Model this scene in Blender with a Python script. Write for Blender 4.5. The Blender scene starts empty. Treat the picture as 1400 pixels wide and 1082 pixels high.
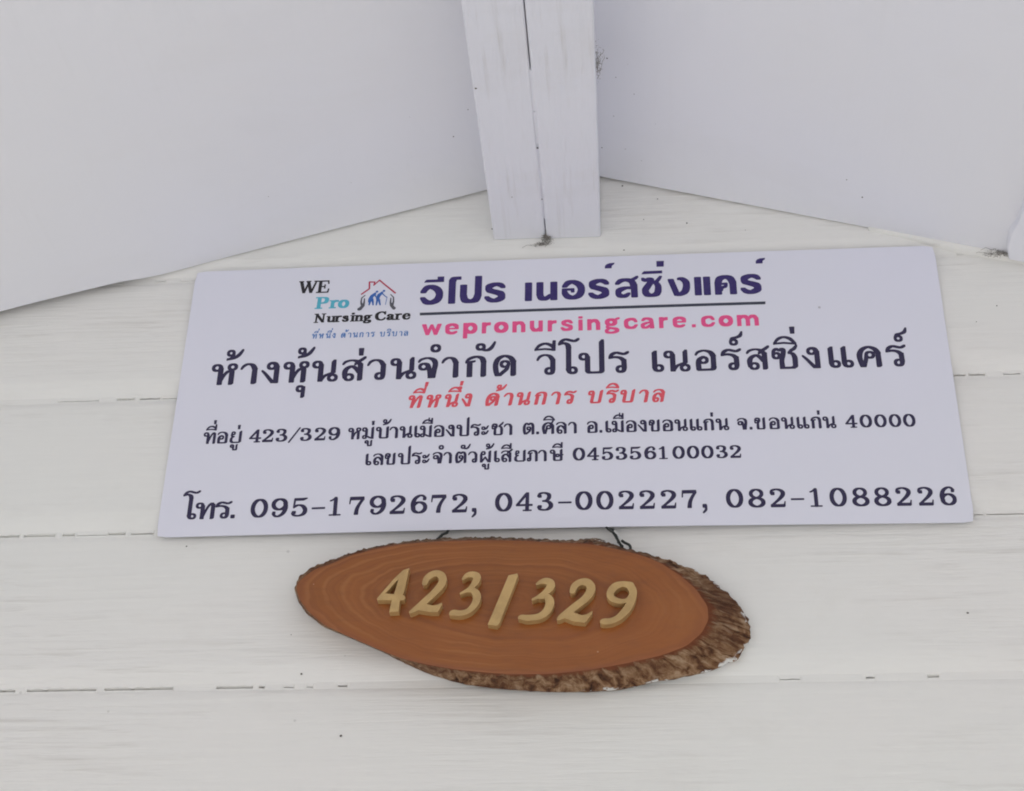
import bpy, math, random
from mathutils import Vector, Matrix, noise
from mathutils.geometry import delaunay_2d_cdt

scene = bpy.context.scene
random.seed(7)

# ---------------------------------------------------------------- camera
cd = bpy.data.cameras.new('camera')
cam = bpy.data.objects.new('camera', cd)
scene.collection.objects.link(cam)
scene.camera = cam
cd.sensor_fit = 'HORIZONTAL'
cd.sensor_width = 36.0
cd.lens = 36.0 * 2206.22 / 1400.0
cd.clip_start = 0.01
cd.clip_end = 500.0
_p, _y, _r = 0.56636, 0.08473, 0.01681
_f = Vector((-math.sin(_y) * math.cos(_p), math.cos(_y) * math.cos(_p), math.sin(_p)))
_rt = Vector((math.cos(_y), math.sin(_y), 0.0))
_up = _rt.cross(_f)
_R = _rt * math.cos(_r) + _up * math.sin(_r)
_U = -_rt * math.sin(_r) + _up * math.cos(_r)
cam.matrix_world = Matrix(((_R.x, _U.x, -_f.x, 0.05317), (_R.y, _U.y, -_f.y, -1.04775), (_R.z, _U.z, -_f.z, -0.67495), (0, 0, 0, 1)))

# ---------------------------------------------------------------- daylight
SUN_EL, SUN_AZ = math.radians(48), math.radians(214)      # azimuth clockwise from +Y: in front of the wall, to the left
world = bpy.data.worlds.new('World')
scene.world = world
world.use_nodes = True
wn, wl = world.node_tree.nodes, world.node_tree.links
wn.clear()
sky = wn.new('ShaderNodeTexSky')
sky.sky_type = 'NISHITA'
sky.sun_disc = False
sky.sun_elevation = SUN_EL
sky.sun_rotation = SUN_AZ
sky.dust_density = 4.0
sky.air_density = 1.0
hs = wn.new('ShaderNodeHueSaturation')
hs.inputs['Saturation'].default_value = 1.15              # a hazy white sky
bg = wn.new('ShaderNodeBackground')
bg.inputs['Strength'].default_value = 0.105
wo = wn.new('ShaderNodeOutputWorld')
wl.new(sky.outputs[0], hs.inputs['Color'])
wl.new(hs.outputs[0], bg.inputs['Color'])
wl.new(bg.outputs[0], wo.inputs['Surface'])
sd = bpy.data.lights.new('sun', 'SUN')
sd.energy = 3.2
sd.angle = math.radians(12)
sd.color = (1.0, 0.985, 0.965)
sun = bpy.data.objects.new('sun', sd)
scene.collection.objects.link(sun)
_sd = Vector((math.sin(SUN_AZ) * math.cos(SUN_EL), math.cos(SUN_AZ) * math.cos(SUN_EL), math.sin(SUN_EL)))
sun.rotation_euler = _sd.to_track_quat('Z', 'Y').to_euler()
scene.view_settings.view_transform = 'Standard'
scene.view_settings.look = 'None'
scene.view_settings.gamma = 1.0
scene.view_settings.exposure = 0.84
scene.view_settings.use_curve_mapping = False
scene.render.engine = 'CYCLES'
scene.cycles.max_bounces = 8
scene.cycles.diffuse_bounces = 6
scene.cycles.pixel_filter_type = 'BLACKMAN_HARRIS'
scene.cycles.filter_width = 1.9

# ---------------------------------------------------------------- lettering
# A letter is a list of strokes; a stroke is a list of nib positions
# (x, y, half width, half height) in hundredths of the body height.
def _fill(pts, hx, hy):
    out = []
    for p in pts:
        if len(p) > 2: hx = p[2]
        if len(p) > 3: hy = p[3]
        out.append((float(p[0]), float(p[1]), float(hx), float(hy)))
    return out

def P(*pts, hx=12, hy=5):
    return _fill(pts, hx, hy)

def S(*pts, hx=12, hy=5, n=5):
    q = _fill(pts, hx, hy)
    out = []
    for i in range(len(q) - 1):
        p0 = q[max(i - 1, 0)]; p1 = q[i]; p2 = q[i + 1]; p3 = q[min(i + 2, len(q) - 1)]
        for k in range(n):
            t = k / n
            out.append(tuple(0.5 * (2 * b + (c - a) * t + (2 * a - 5 * b + 4 * c - d) * t * t + (3 * b - a - 3 * c + d) * t ** 3)
                             for a, b, c, d in zip(p0, p1, p2, p3)))
    out.append(q[-1])
    return out

def R(cx, cy, rx=18, ry=14, hx=7, hy=4.5, a0=0, a1=360, n=18):
    return [(cx + rx * math.cos(math.radians(a0 + (a1 - a0) * i / n)), cy + ry * math.sin(math.radians(a0 + (a1 - a0) * i / n)), hx, hy)
            for i in range(n + 1)]

def D(cx, cy, rx=7, ry=6):
    return [(cx, cy, rx, ry), (cx + .5, cy, rx, ry)]

def F(*pts):                       # a filled straight-sided piece
    return ('poly', [(float(a), float(b)) for a, b in pts])

T = {}                             # high-contrast looped Thai letters
T['ว'] = [S((4, 72, 4, 4), (15, 87, 6), (38, 95, 8), (62, 89, 10), (77, 70, 12)), P((77, 70), (77, 26)), S((77, 26, 12), (74, 11, 9), (62, 5, 7)), R(62, 18)]
T['ห'] = [R(24, 81), S((40, 88, 8), (43, 74, 12)), P((43, 76), (43, 5)), S((46, 14, 6, 5), (62, 46), (78, 62), (97, 64, 8)), P((97, 60, 12), (97, 8, 12), (94, 4, 9)), R(98, 83, 17, 13)]
T['า'] = [S((4, 73, 4, 4), (14, 86, 6), (34, 95, 8), (56, 89, 11), (68, 70, 13)), P((68, 70), (68, 8, 13), (65, 4, 9))]
T['ง'] = [R(48, 82, 17, 14), S((36, 92, 6), (50, 97, 8), (64, 92, 11), (73, 76, 12)), P((73, 78), (73, 5)), S((4, 60, 3, 4), (20, 46, 6), (42, 22, 8), (58, 5, 9)), P((56, 4.5, 6, 4), (73, 4.5, 12, 4))]
T['น'] = [R(24, 82), S((38, 90, 8), (42, 76, 12)), P((42, 78), (42, 5)), S((48, 9, 7, 4), (62, 26), (80, 34), (100, 40, 8)), P((106, 98, 6), (102, 90, 11), (102, 44, 11)), R(100, 17)]
T['ล'] = [S((3, 80, 4, 4), (15, 91, 6), (42, 97, 8), (68, 92, 11), (86, 74, 12)), P((86, 76), (86, 8, 12), (83, 4, 9)), S((15, 16, 10), (13, 40, 12), (22, 58, 10), (44, 68, 8), (62, 60, 9), (78, 40, 8)), R(34, 17)]
T['ส'] = T['ล'][:] + [S((60, 78, 4), (74, 90, 7), (88, 97, 7), (106, 109, 5))]
T['จ'] = [S((3, 80, 4, 4), (15, 91, 6), (46, 97, 9), (72, 88, 12), (82, 68, 12), (77, 38, 12), (72, 5, 12)), R(26, 56), S((32, 70, 8), (46, 64, 9), (54, 40, 10), (58, 5, 9)), P((56, 4.5, 8, 4), (72, 4.5, 12, 4))]
T['ํ'] = [R(24, 143, 18, 15, 7, 5)]
T['ก'] = [S((3, 71, 4), (18, 87, 7), (50, 96, 9), (77, 89, 12), (86, 70, 13)), P((86, 72), (86, 8, 13), (83, 4, 9)), P((20, 66, 10), (20, 60, 13), (20, 5, 13)), P((4, 70, 4), (24, 71, 8), (44, 75, 3, 4))]
T['ด'] = [S((21, 5, 11), (14, 30, 12), (13, 58, 12), (26, 84, 11), (54, 96, 9), (82, 88, 12), (97, 68, 13)), P((97, 70), (97, 8, 13), (94, 4, 9)), R(57, 57), S((72, 52, 8), (66, 34, 8), (48, 18, 8), (32, 5, 8)), P((20, 4.5, 10, 4), (34, 4.5, 8, 4))]
T['ต'] = [S((21, 5, 11), (14, 30, 12), (13, 62, 12), (22, 86, 9), (38, 96, 8), (55, 84, 8), (72, 96, 9), (90, 88, 11), (97, 68, 12)), P((97, 70), (97, 8), (94, 4, 9)), R(57, 52, 16, 12), S((72, 46, 8), (66, 30, 8), (48, 16, 8), (32, 5, 8))]
T['ค'] = [S((24, 5, 12), (15, 34, 12), (14, 60, 13), (28, 84, 11), (58, 96, 9), (88, 86, 12), (103, 66, 13)), P((103, 68), (103, 8, 13), (100, 4, 9)), R(63, 58), S((46, 58, 8), (42, 36, 9), (36, 18, 9), (32, 5, 9))]
T['ศ'] = T['ค'][:] + [S((78, 84, 4), (92, 94, 6), (106, 112, 5))]
T['โ'] = [S((3, 146, 4), (14, 159, 6), (34, 168, 7), (58, 163, 7), (78, 159, 7), (96, 168, 5)), S((3, 145, 4), (26, 150, 6), (44, 142, 11), (49, 126, 13)), P((49, 130), (49, 24)), S((49, 24, 13), (53, 10, 9), (67, 5, 7)), R(67, 18)]
T['ป'] = [R(24, 82), S((38, 90, 8), (42, 76, 12)), P((42, 78), (42, 14)), S((42, 18, 12), (45, 8, 10), (56, 5, 10)), P((50, 5, 8), (102, 5, 8)), S((100, 5, 8), (108, 9, 11), (110, 18, 12)), P((115, 158, 6), (110, 148, 12), (110, 14, 12))]
T['บ'] = T['ป'][:-1] + [P((115, 98, 6), (110, 90, 12), (110, 14, 12))]
T['ร'] = [S((3, 74, 4), (14, 88, 8), (34, 97, 8), (56, 93, 7), (74, 90, 7), (92, 98, 5)), S((3, 73, 4), (30, 76, 7), (56, 71, 9), (72, 58, 12)), P((72, 60), (73, 26)), S((73, 26, 12), (70, 11, 9), (57, 5, 7)), R(57, 18)]
T['เ'] = [P((20, 97, 6), (14, 90, 12), (14, 22, 12)), S((14, 24, 12), (18, 10, 9), (32, 5, 7)), R(33, 18)]
T['แ'] = T['เ'][:] + [[(x + 62, y, a, b) for x, y, a, b in s] for s in T['เ']]
T['อ'] = [S((3, 78, 4, 4), (14, 90, 6), (42, 97, 9), (72, 89, 12), (86, 70, 13)), P((86, 72), (86, 16)), S((86, 18, 13), (83, 8, 11), (70, 5, 9)), P((76, 5, 8), (18, 5, 10)), S((15, 8, 12), (14, 38, 12), (20, 56, 10), (38, 66, 8)), R(38, 51)]
T['ซ'] = [R(24, 64, 15, 13), S((9, 64, 7), (12, 86, 7), (26, 96, 7), (40, 89, 5), (52, 96, 8), (60, 88, 11), (56, 66, 11), (49, 42, 11), (49, 12, 12)), P((44, 5, 7), (104, 5, 7)), S((100, 6, 8), (111, 12, 11), (112, 30, 12), (112, 52, 12), (104, 70, 9), (86, 78, 5)), S((84, 76, 4), (98, 88, 7), (112, 96, 8), (124, 110, 4))]
T['ช'] = [R(21, 68, 13, 12, 6, 4.5), S((8, 68, 6), (10, 86, 6), (26, 97, 7), (46, 92, 9), (50, 76, 9), (38, 58, 8), (34, 36, 11), (34, 12, 12)), P((34, 5, 7), (90, 5, 7)), S((88, 6, 8), (97, 12, 11), (98, 30, 12), (98, 52, 12), (92, 70, 9), (74, 78, 5)), S((72, 76, 4), (86, 88, 7), (98, 96, 8), (112, 110, 4))]
T['ข'] = T['ช'][:3] + [S((84, 6, 8), (92, 12, 11), (93, 26, 12)), P((99, 98, 6), (93, 90, 12), (93, 20, 12))]
T['ท'] = [R(24, 81), S((38, 88, 8), (43, 74, 12)), P((43, 76), (43, 5)), S((46, 12, 7), (62, 50, 6), (80, 82, 6), (98, 92, 9)), S((94, 92, 9), (104, 82, 12)), P((104, 84), (104, 8), (101, 4, 9))]
T['ย'] = [R(30, 84, 14, 11, 6, 4.5), S((17, 82, 6), (15, 66, 8), (24, 57, 7), (38, 55, 4)), S((38, 55, 4), (22, 50, 7), (13, 34, 11), (15, 15, 12), (30, 5, 9)), P((30, 5, 8), (90, 5, 8)), P((104, 98, 6), (98, 90, 12), (98, 12, 12))]
T['ม'] = [R(24, 82), S((38, 90, 8), (42, 76, 12)), P((42, 78), (42, 22)), R(26, 17, 16, 12), S((40, 24, 8), (60, 18, 7), (78, 10, 6), (96, 6, 6)), P((106, 98, 6), (101, 90, 12), (101, 5, 12))]
T['ผ'] = [R(36, 82, 16, 13), S((20, 84, 7), (16, 66, 10), (17, 44, 11)), P((17, 50, 11), (17, 5, 11)), P((22, 7, 7, 5), (56, 46, 5, 5), (86, 7, 7, 5)), P((106, 98, 6), (100, 90, 12), (98, 5, 12))]
T['ภ'] = [S((9, 71, 4), (22, 87, 7), (54, 96, 9), (80, 89, 12), (90, 70, 13)), P((90, 72), (90, 8), (87, 4, 9)), P((30, 64, 10), (30, 22, 11)), R(18, 17, 14, 12), P((10, 70, 4), (30, 71, 8), (48, 75, 3, 4))]
T['ษ'] = T['บ'][:] + [R(74, 48, 14, 11), P((86, 44, 5, 4), (126, 54, 4, 4))]
T['ะ'] = [R(18, 64, 13, 11, 6, 4), S((20, 53, 6), (44, 60, 8), (64, 82, 4)), R(18, 22, 13, 11, 6, 4), S((20, 11, 6), (44, 18, 8), (64, 40, 4))]
T['้'] = [R(20, 150, 14, 12, 6, 4.5), S((33, 148, 7), (32, 136, 7), (21, 125, 5), (5, 120, 3)), S((8, 121, 4), (36, 126, 7), (58, 140, 8), (76, 163, 4))]
T['่'] = [P((14, 152, 12, 3), (14, 122, 10, 3))]
T['H'] = [P((14, 200, 12, 3), (14, 172, 10, 3))]
T['ุ'] = [R(20, -30, 14, 12, 6, 4.5), P((35, -24, 9), (34, -64, 9), (31, -68, 6))]
T['ู'] = [R(18, -26, 13, 10, 6, 4.5), P((31, -24, 8), (31, -52, 8)), P((34, -58, 7), (58, -58, 7)), P((66, -16, 5), (62, -22, 8), (62, -54, 8))]
T['ั'] = [R(24, 143, 17, 13, 7, 5), S((34, 130, 6), (56, 126, 8), (76, 138, 8), (92, 163, 4))]
T['ิ'] = [S((3, 122, 3), (24, 144, 6), (52, 153, 7), (82, 144, 8), (106, 120, 5)), P((4, 122, 3, 4), (50, 125, 6, 4), (104, 120, 5, 4))]
T['ี'] = [S((3, 121, 3), (24, 142, 6), (54, 150, 7), (84, 138, 8), (92, 124, 8)), P((4, 121, 3, 4), (50, 124, 6, 4), (92, 119, 8, 4)), P((94, 160, 7), (91, 119, 9))]
T['ึ'] = T['ิ'][:] + [R(92, 146, 12, 10, 5, 4)]
T['ื'] = T['ี'][:] + [P((64, 164, 5), (64, 140, 6))]
T['์'] = [R(23, 134, 15, 12, 6, 4.5), S((8, 136, 6), (16, 152, 6), (38, 157, 7), (56, 165, 8), (64, 181, 4))]
T['.'] = [D(13, 11, 12, 11)]

N = {}                             # wide serif figures
N['0'] = [R(46, 50, 35, 46, 10.5, 4, n=28)]
N['1'] = [P((37, 95, 7), (37, 86, 9.5), (37, 4, 9.5)), P((12, 3.5, 6, 3.5), (62, 3.5, 6, 3.5)), S((10, 80, 4, 3), (24, 86, 5), (34, 94, 5))]
N['2'] = [D(18, 74, 10, 9), S((8, 76, 4, 4), (15, 90, 6), (42, 96, 9), (66, 88, 10), (74, 72, 11), (62, 52, 10), (34, 28, 6), (12, 11, 5)), P((12, 8, 7, 8), (72, 8, 8, 8)), P((78, 8, 4, 5), (82, 28, 2, 3))]
N['3'] = [D(17, 78, 9, 8), S((8, 79, 4, 4), (18, 92, 6), (42, 96, 8), (64, 88, 10), (67, 72, 10), (56, 56, 8), (36, 52, 5)), S((36, 52, 5, 4), (62, 48, 9), (76, 34, 11), (74, 18, 11), (58, 6, 9), (40, 4, 8), (18, 8, 6), (8, 20, 4)), D(17, 22, 10, 8)]
N['4'] = [P((62, 95, 8), (60, 4, 9.5)), P((42, 3.5, 4, 3.5), (80, 3.5, 4, 3.5)), P((6, 32, 5, 5), (86, 32, 3, 5)), P((56, 90, 6, 6), (30, 60, 5, 5), (8, 34, 5, 5))]
N['5'] = [P((20, 92, 5, 7), (60, 92, 7, 7), (80, 97, 4, 3)), P((18, 92, 4.5), (15, 50, 4)), S((15, 50, 4, 4), (36, 61, 8), (62, 56, 10), (77, 34, 11), (68, 12, 10), (42, 4, 8), (18, 8, 6), (8, 18, 4)), D(17, 22, 10, 8)]
N['6'] = [S((80, 82, 4, 4), (66, 94, 6), (48, 96, 8), (24, 80, 10), (13, 50, 11), (18, 24, 10)), R(47, 32, 33, 28, 10, 4.5, n=24), D(74, 78, 8, 8)]
N['7'] = [P((14, 89, 5, 9), (78, 89, 7, 9)), P((12, 92, 3), (9, 64, 2.5)), S((80, 86, 6, 5), (62, 60, 7), (50, 34, 9), (46, 6, 11))]
N['8'] = [R(45, 74, 29, 22, 9, 4, n=24), R(46, 27, 35, 23, 10.5, 4.5, n=24)]
N['9'] = [[(92 - x, 100 - y, a, b) for x, y, a, b in s] for s in N['6']]
N['-'] = [P((6, 42, 5, 4.5), (66, 42, 5, 4.5))]
N[','] = [D(14, 12, 11, 10), S((20, 8, 7, 6), (20, -8, 5), (6, -24, 3, 3))]
N['/'] = [P((4, -8, 4, 3), (80, 104, 4, 3))]

B = {}                             # heavy loopless Thai letters
B['ว'] = [S((17, 66, 15, 7), (34, 86, 15, 9), (60, 91, 16, 10), (90, 76, 18, 10), (102, 50, 18, 10), (90, 22, 18, 10), (58, 9, 16, 10), (32, 15, 15, 10), (15, 33, 13, 6))]
B['ี'] = [F((27, 114), (132, 114), (132, 143), (97, 143), (97, 129), (40, 129), (33, 124))]
B['โ'] = [P((20, 5, 18, 5), (20, 118, 18, 5)), S((20, 116, 18, 9), (28, 129, 16, 8), (44, 131, 8, 8), (62, 131, 4, 8))]
B['ป'] = [P((19, 91, 18), (19, 40, 18)), S((19, 42, 18), (28, 16, 18, 10), (56, 9, 18, 9), (84, 16, 18, 10), (96, 42, 18)), P((96, 40, 18), (96, 134, 18))]
B['ร'] = [S((98, 78, 12, 7), (82, 89, 14, 9), (54, 92, 16, 9), (24, 80, 17, 10), (28, 62, 17, 10), (56, 53, 20, 10), (86, 42, 18, 11), (90, 22, 18, 10), (58, 8, 18, 9), (30, 13, 14, 9), (14, 25, 12, 7))]
B['เ'] = [P((18, 90, 18), (18, 5, 18))]
B['แ'] = [P((18, 90, 18), (18, 5, 18)), P((65, 90, 18), (65, 5, 18))]
B['น'] = [P((19, 90, 18), (19, 30, 18)), S((19, 34, 18), (26, 14, 16, 10), (48, 9, 12, 9), (74, 24, 10, 8)), P((92, 90, 18), (92, 5, 18))]
B['อ'] = [S((16, 68, 13, 6), (34, 86, 15, 9), (62, 91, 16, 9), (92, 76, 18), (104, 50, 18), (92, 22, 18), (62, 9, 16, 9), (32, 16, 15, 10), (17, 34, 15, 8), (14, 52, 10, 6)), P((14, 52, 12, 6), (58, 52, 8, 6)), P((58, 50, 9, 8), (58, 42, 9, 6))]
B['ส'] = [S((15, 74, 11, 6), (34, 88, 14, 8), (62, 92, 16, 8), (90, 84, 16), (102, 60, 18)), P((103, 64, 17, 5), (104, 5, 17)), S((88, 50, 8, 7), (54, 50, 16, 7), (22, 36, 15, 9), (24, 14, 14, 9), (50, 8, 14, 8), (74, 20, 8, 6)), S((92, 92, 6, 6), (108, 98, 8, 6), (120, 106, 6, 5))]
B['ซ'] = [S((8, 92, 7, 8), (24, 86, 9, 8), (42, 93, 10, 7), (54, 84, 14, 8), (36, 58, 15, 10), (20, 34, 17, 10), (30, 12, 16, 9), (58, 8, 16, 8), (80, 16, 16, 9), (88, 40, 17, 10), (84, 62, 14, 8), (68, 78, 10, 6)), S((76, 74, 8, 7), (92, 90, 8, 6), (102, 103, 7, 4))]
B['ิ'] = [F((0, 118), (110, 120), (110, 135), (14, 134), (6, 128))]
B['่'] = [F((0, 155), (38, 155), (40, 185), (0, 185))]
B['ง'] = [P((16, 84, 15, 5), (46, 6, 15, 5)), S((58, 88, 8, 6), (74, 88, 12, 8), (94, 72, 17), (97, 46, 18), (86, 20, 18), (60, 8, 14, 8), (44, 10, 10, 8))]
B['ค'] = [P((18, 5, 18), (18, 60, 18)), S((18, 58, 18), (28, 82, 18, 9), (58, 91, 16, 9), (84, 82, 18), (96, 58, 18)), P((96, 60, 18), (96, 5, 18)), P((44, 55, 6, 5), (60, 56, 6, 5)), S((60, 54, 8, 6), (56, 42, 8, 6), (40, 36, 7, 6), (36, 24, 5, 6))]
B['์'] = [F((0, 155), (36, 155), (38, 168), (50, 176), (52, 184), (24, 182), (8, 176), (1, 168))]

L = {}                             # wide heavy sans small letters
L['w'] = [P((20, 94, 19, 5), (52, 8, 16, 7), (88, 90, 12, 6), (124, 8, 16, 7), (156, 94, 19, 5))]
L['e'] = [S((24, 52, 8, 7), (98, 52, 14, 7)), S((102, 52, 18, 7), (98, 76, 18, 11), (62, 89, 18, 11), (24, 76, 18, 11), (20, 50, 19, 11), (26, 22, 18, 11), (62, 11, 18, 11), (98, 22, 12, 8))]
L['p'] = [P((20, 94, 19, 5), (20, -34, 19, 5)), R(66, 50, 42, 37, 19, 13)]
L['r'] = [P((20, 94, 19, 5), (20, 5, 19, 5)), S((26, 62, 10, 10), (40, 80, 14, 12), (66, 84, 14, 14))]
L['o'] = [R(64, 50, 44, 37, 20, 13, n=24)]
L['n'] = [P((20, 94, 19, 5), (20, 5, 19, 5)), S((26, 66, 10, 10), (50, 84, 14, 13), (80, 82, 16, 14), (96, 62, 19, 10)), P((97, 64, 19, 5), (97, 5, 19, 5))]
L['u'] = [[(117 - x, 100 - y, a, b) for x, y, a, b in s] for s in L['n']]
L['s'] = [S((98, 72, 12, 8), (80, 86, 14, 11), (54, 89, 16, 11), (26, 76, 17, 11), (34, 60, 17, 10), (60, 51, 18, 10), (88, 40, 18, 11), (90, 20, 17, 11), (58, 11, 18, 11), (30, 15, 14, 11), (14, 28, 12, 7))]
L['i'] = [P((21, 92, 19, 5), (21, 5, 19, 5)), P((21, 122, 19, 5), (21, 112, 19, 5))]
L['g'] = [R(56, 66, 36, 24, 19, 11), P((86, 84, 8, 8), (116, 98, 12, 9), (124, 100, 10, 8)), S((34, 40, 10, 8), (20, 24, 12, 8), (50, 14, 16, 9), (96, 6, 18, 10), (110, -12, 17, 9), (70, -27, 18, 9), (26, -24, 16, 9), (14, -8, 14, 9), (34, 8, 12, 7))]
L['c'] = [S((108, 66, 14, 7), (92, 84, 14, 11), (62, 89, 18, 11), (26, 76, 18, 11), (20, 50, 19, 11), (28, 22, 18, 11), (62, 11, 18, 11), (94, 18, 14, 10), (110, 35, 14, 6))]
L['a'] = [S((22, 74, 13, 7), (36, 87, 14, 10), (64, 90, 18, 10), (92, 80, 18, 11), (98, 60, 18, 11)), P((99, 62, 18, 5), (103, 5, 20, 5)), S((92, 56, 12, 7), (52, 50, 16, 8), (20, 34, 16, 10), (26, 13, 15, 10), (54, 10, 14, 9), (86, 28, 12, 8))]
L['.'] = [P((18, 22, 17, 5), (18, 5, 17, 5))]
L['m'] = L['n'][:] + [S((106, 66, 10, 10), (130, 84, 14, 13), (158, 82, 16, 14), (174, 62, 19, 10)), P((175, 64, 19, 5), (175, 5, 19, 5))]

Z = {}                             # bold book serif, capitals 100 high
def _sf(x, y, w=17): return P((x - w + 3, y, 3, 2.5), (x + w - 3, y, 3, 2.5))
Z['W'] = [P((20, 96, 10, 3), (50, 4, 9, 3)), P((82, 96, 4, 3), (52, 4, 5, 3)), P((76, 96, 10, 3), (106, 4, 9, 3)), P((140, 96, 4, 3), (108, 4, 5, 3)), _sf(20, 97.5), _sf(78, 97.5), _sf(140, 97.5, 15)]
Z['E'] = [P((26, 96, 10, 3), (26, 4, 10, 3)), P((4, 97, 3, 3), (88, 97, 3, 3)), P((4, 3, 3, 3), (92, 3, 3, 3)), P((26, 51, 4, 3), (62, 51, 3, 3)), P((88, 97, 3, 3), (92, 76, 2, 3)), P((92, 3, 3, 3), (97, 28, 2, 3)), P((64, 64, 2.5, 3), (64, 38, 2.5, 3))]
Z['P'] = [P((26, 96, 10, 3), (26, 4, 10, 3)), _sf(26, 3, 24), P((4, 97, 3, 3), (50, 97, 4, 3)), S((46, 97, 6, 3), (72, 92, 10, 4), (80, 74, 11, 4), (70, 52, 10, 4), (36, 47, 6, 3))]
Z['r'] = [P((22, 64, 9, 3), (22, 4, 9, 3)), _sf(24, 3, 22), P((4, 65, 3, 2.5), (22, 65, 5, 2.5)), S((28, 50, 4, 5), (40, 63, 6, 5), (54, 62, 8, 6))]
Z['o'] = [R(38, 34, 27, 31, 10, 4)]
Z['N'] = [P((22, 96, 4, 3), (22, 4, 4, 3)), P((22, 94, 9, 4), (86, 6, 9, 4)), P((88, 96, 4, 3), (88, 6, 4, 3)), _sf(20, 97.5), _sf(22, 2.5), _sf(88, 97.5)]
Z['u'] = [P((20, 64, 9, 3), (20, 22, 9, 3)), S((20, 24, 9, 4), (26, 8, 9, 4), (42, 6, 7, 4), (58, 16, 5, 4)), P((66, 64, 9, 3), (66, 4, 9, 3)), P((4, 65, 3, 2.5), (20, 65, 4, 2.5)), P((50, 65, 3, 2.5), (66, 65, 4, 2.5)), P((66, 2.5, 4, 2.5), (82, 2.5, 3, 2.5))]
Z['s'] = [S((50, 50, 4, 6), (38, 63, 7, 4), (16, 56, 9, 5), (26, 40, 10, 5), (48, 28, 10, 6), (46, 10, 9, 5), (26, 4, 8, 4), (8, 18, 4, 6))]
Z['i'] = [P((22, 64, 9, 3), (22, 4, 9, 3)), _sf(22, 2.5, 19), P((4, 65, 3, 2.5), (22, 65, 5, 2.5)), D(21, 88, 10, 9)]
Z['n'] = [P((22, 64, 9, 3), (22, 4, 9, 3)), _sf(22, 2.5, 19), P((4, 65, 3, 2.5), (22, 65, 5, 2.5)), S((28, 48, 4, 4), (44, 62, 7, 4), (60, 58, 9, 5), (66, 44, 9, 4)), P((66, 46, 9, 3), (66, 4, 9, 3)), _sf(67, 2.5, 19)]
Z['g'] = [R(32, 44, 19, 18, 9, 4), S((24, 26, 4, 4), (14, 16, 6, 4), (28, 8, 9, 5), (54, 4, 10, 5), (62, -10, 8, 5), (34, -22, 10, 4), (8, -14, 6, 4), (20, 2, 5, 4)), P((50, 58, 4, 4), (68, 62, 6, 4))]
Z['C'] = [S((92, 70, 3, 4), (82, 88, 5, 4), (54, 96, 9, 4), (22, 78, 11, 4), (14, 48, 12, 4), (26, 18, 11, 4), (56, 4, 9, 4), (82, 12, 5, 4), (94, 28, 3, 4)), P((93, 97, 2.5, 3), (93, 70, 2.5, 3))]
Z['a'] = [D(15, 50, 8, 7), S((9, 52, 4, 4), (30, 63, 8, 4), (50, 54, 10, 4), (52, 40, 9, 4)), P((52, 42, 9, 3), (52, 14, 9, 3)), S((52, 14, 9, 4), (60, 5, 6, 4), (72, 8, 3, 4)), S((48, 38, 4, 4), (22, 30, 8, 4), (13, 16, 9, 4), (26, 6, 8, 5), (48, 16, 4, 4))]
Z['e'] = [P((14, 38, 4, 3), (60, 38, 5, 3)), S((62, 38, 8, 3), (56, 58, 8, 4), (36, 65, 8, 4), (14, 50, 9, 4), (12, 26, 10, 4), (30, 5, 8, 4), (54, 8, 5, 4), (66, 22, 3, 4))]

def nib(x, y, a, b):
    out = []
    for k in range(12):
        t = math.radians(15 + 30 * k)
        c, s = math.cos(t), math.sin(t)
        out.append((x + a * math.copysign(abs(c) ** .45, c), y + b * math.copysign(abs(s) ** .45, s)))
    return out

def hull(pts):
    pts = sorted(set((round(x, 4), round(y, 4)) for x, y in pts))
    def half(seq):
        h = []
        for p in seq:
            while len(h) > 1 and (h[-1][0] - h[-2][0]) * (p[1] - h[-2][1]) - (h[-1][1] - h[-2][1]) * (p[0] - h[-2][0]) <= 1e-9: h.pop()
            h.append(p)
        return h
    a = half(pts); b = half(pts[::-1])
    return a[:-1] + b[:-1]

def pieces(glyph, bold=0.0):
    out = []
    for s in glyph:
        if s[0] == 'poly':
            q = s[1]
            ar = sum(q[i - 1][0] * q[i][1] - q[i][0] * q[i - 1][1] for i in range(len(q)))
            out.append(q if ar > 0 else q[::-1])
        else:
            for a, b in zip(s, s[1:]):
                out.append(hull(nib(a[0], a[1], a[2] + bold, a[3] + bold * .6) + nib(b[0], b[1], b[2] + bold, b[3] + bold * .6)))
    return out

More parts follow.
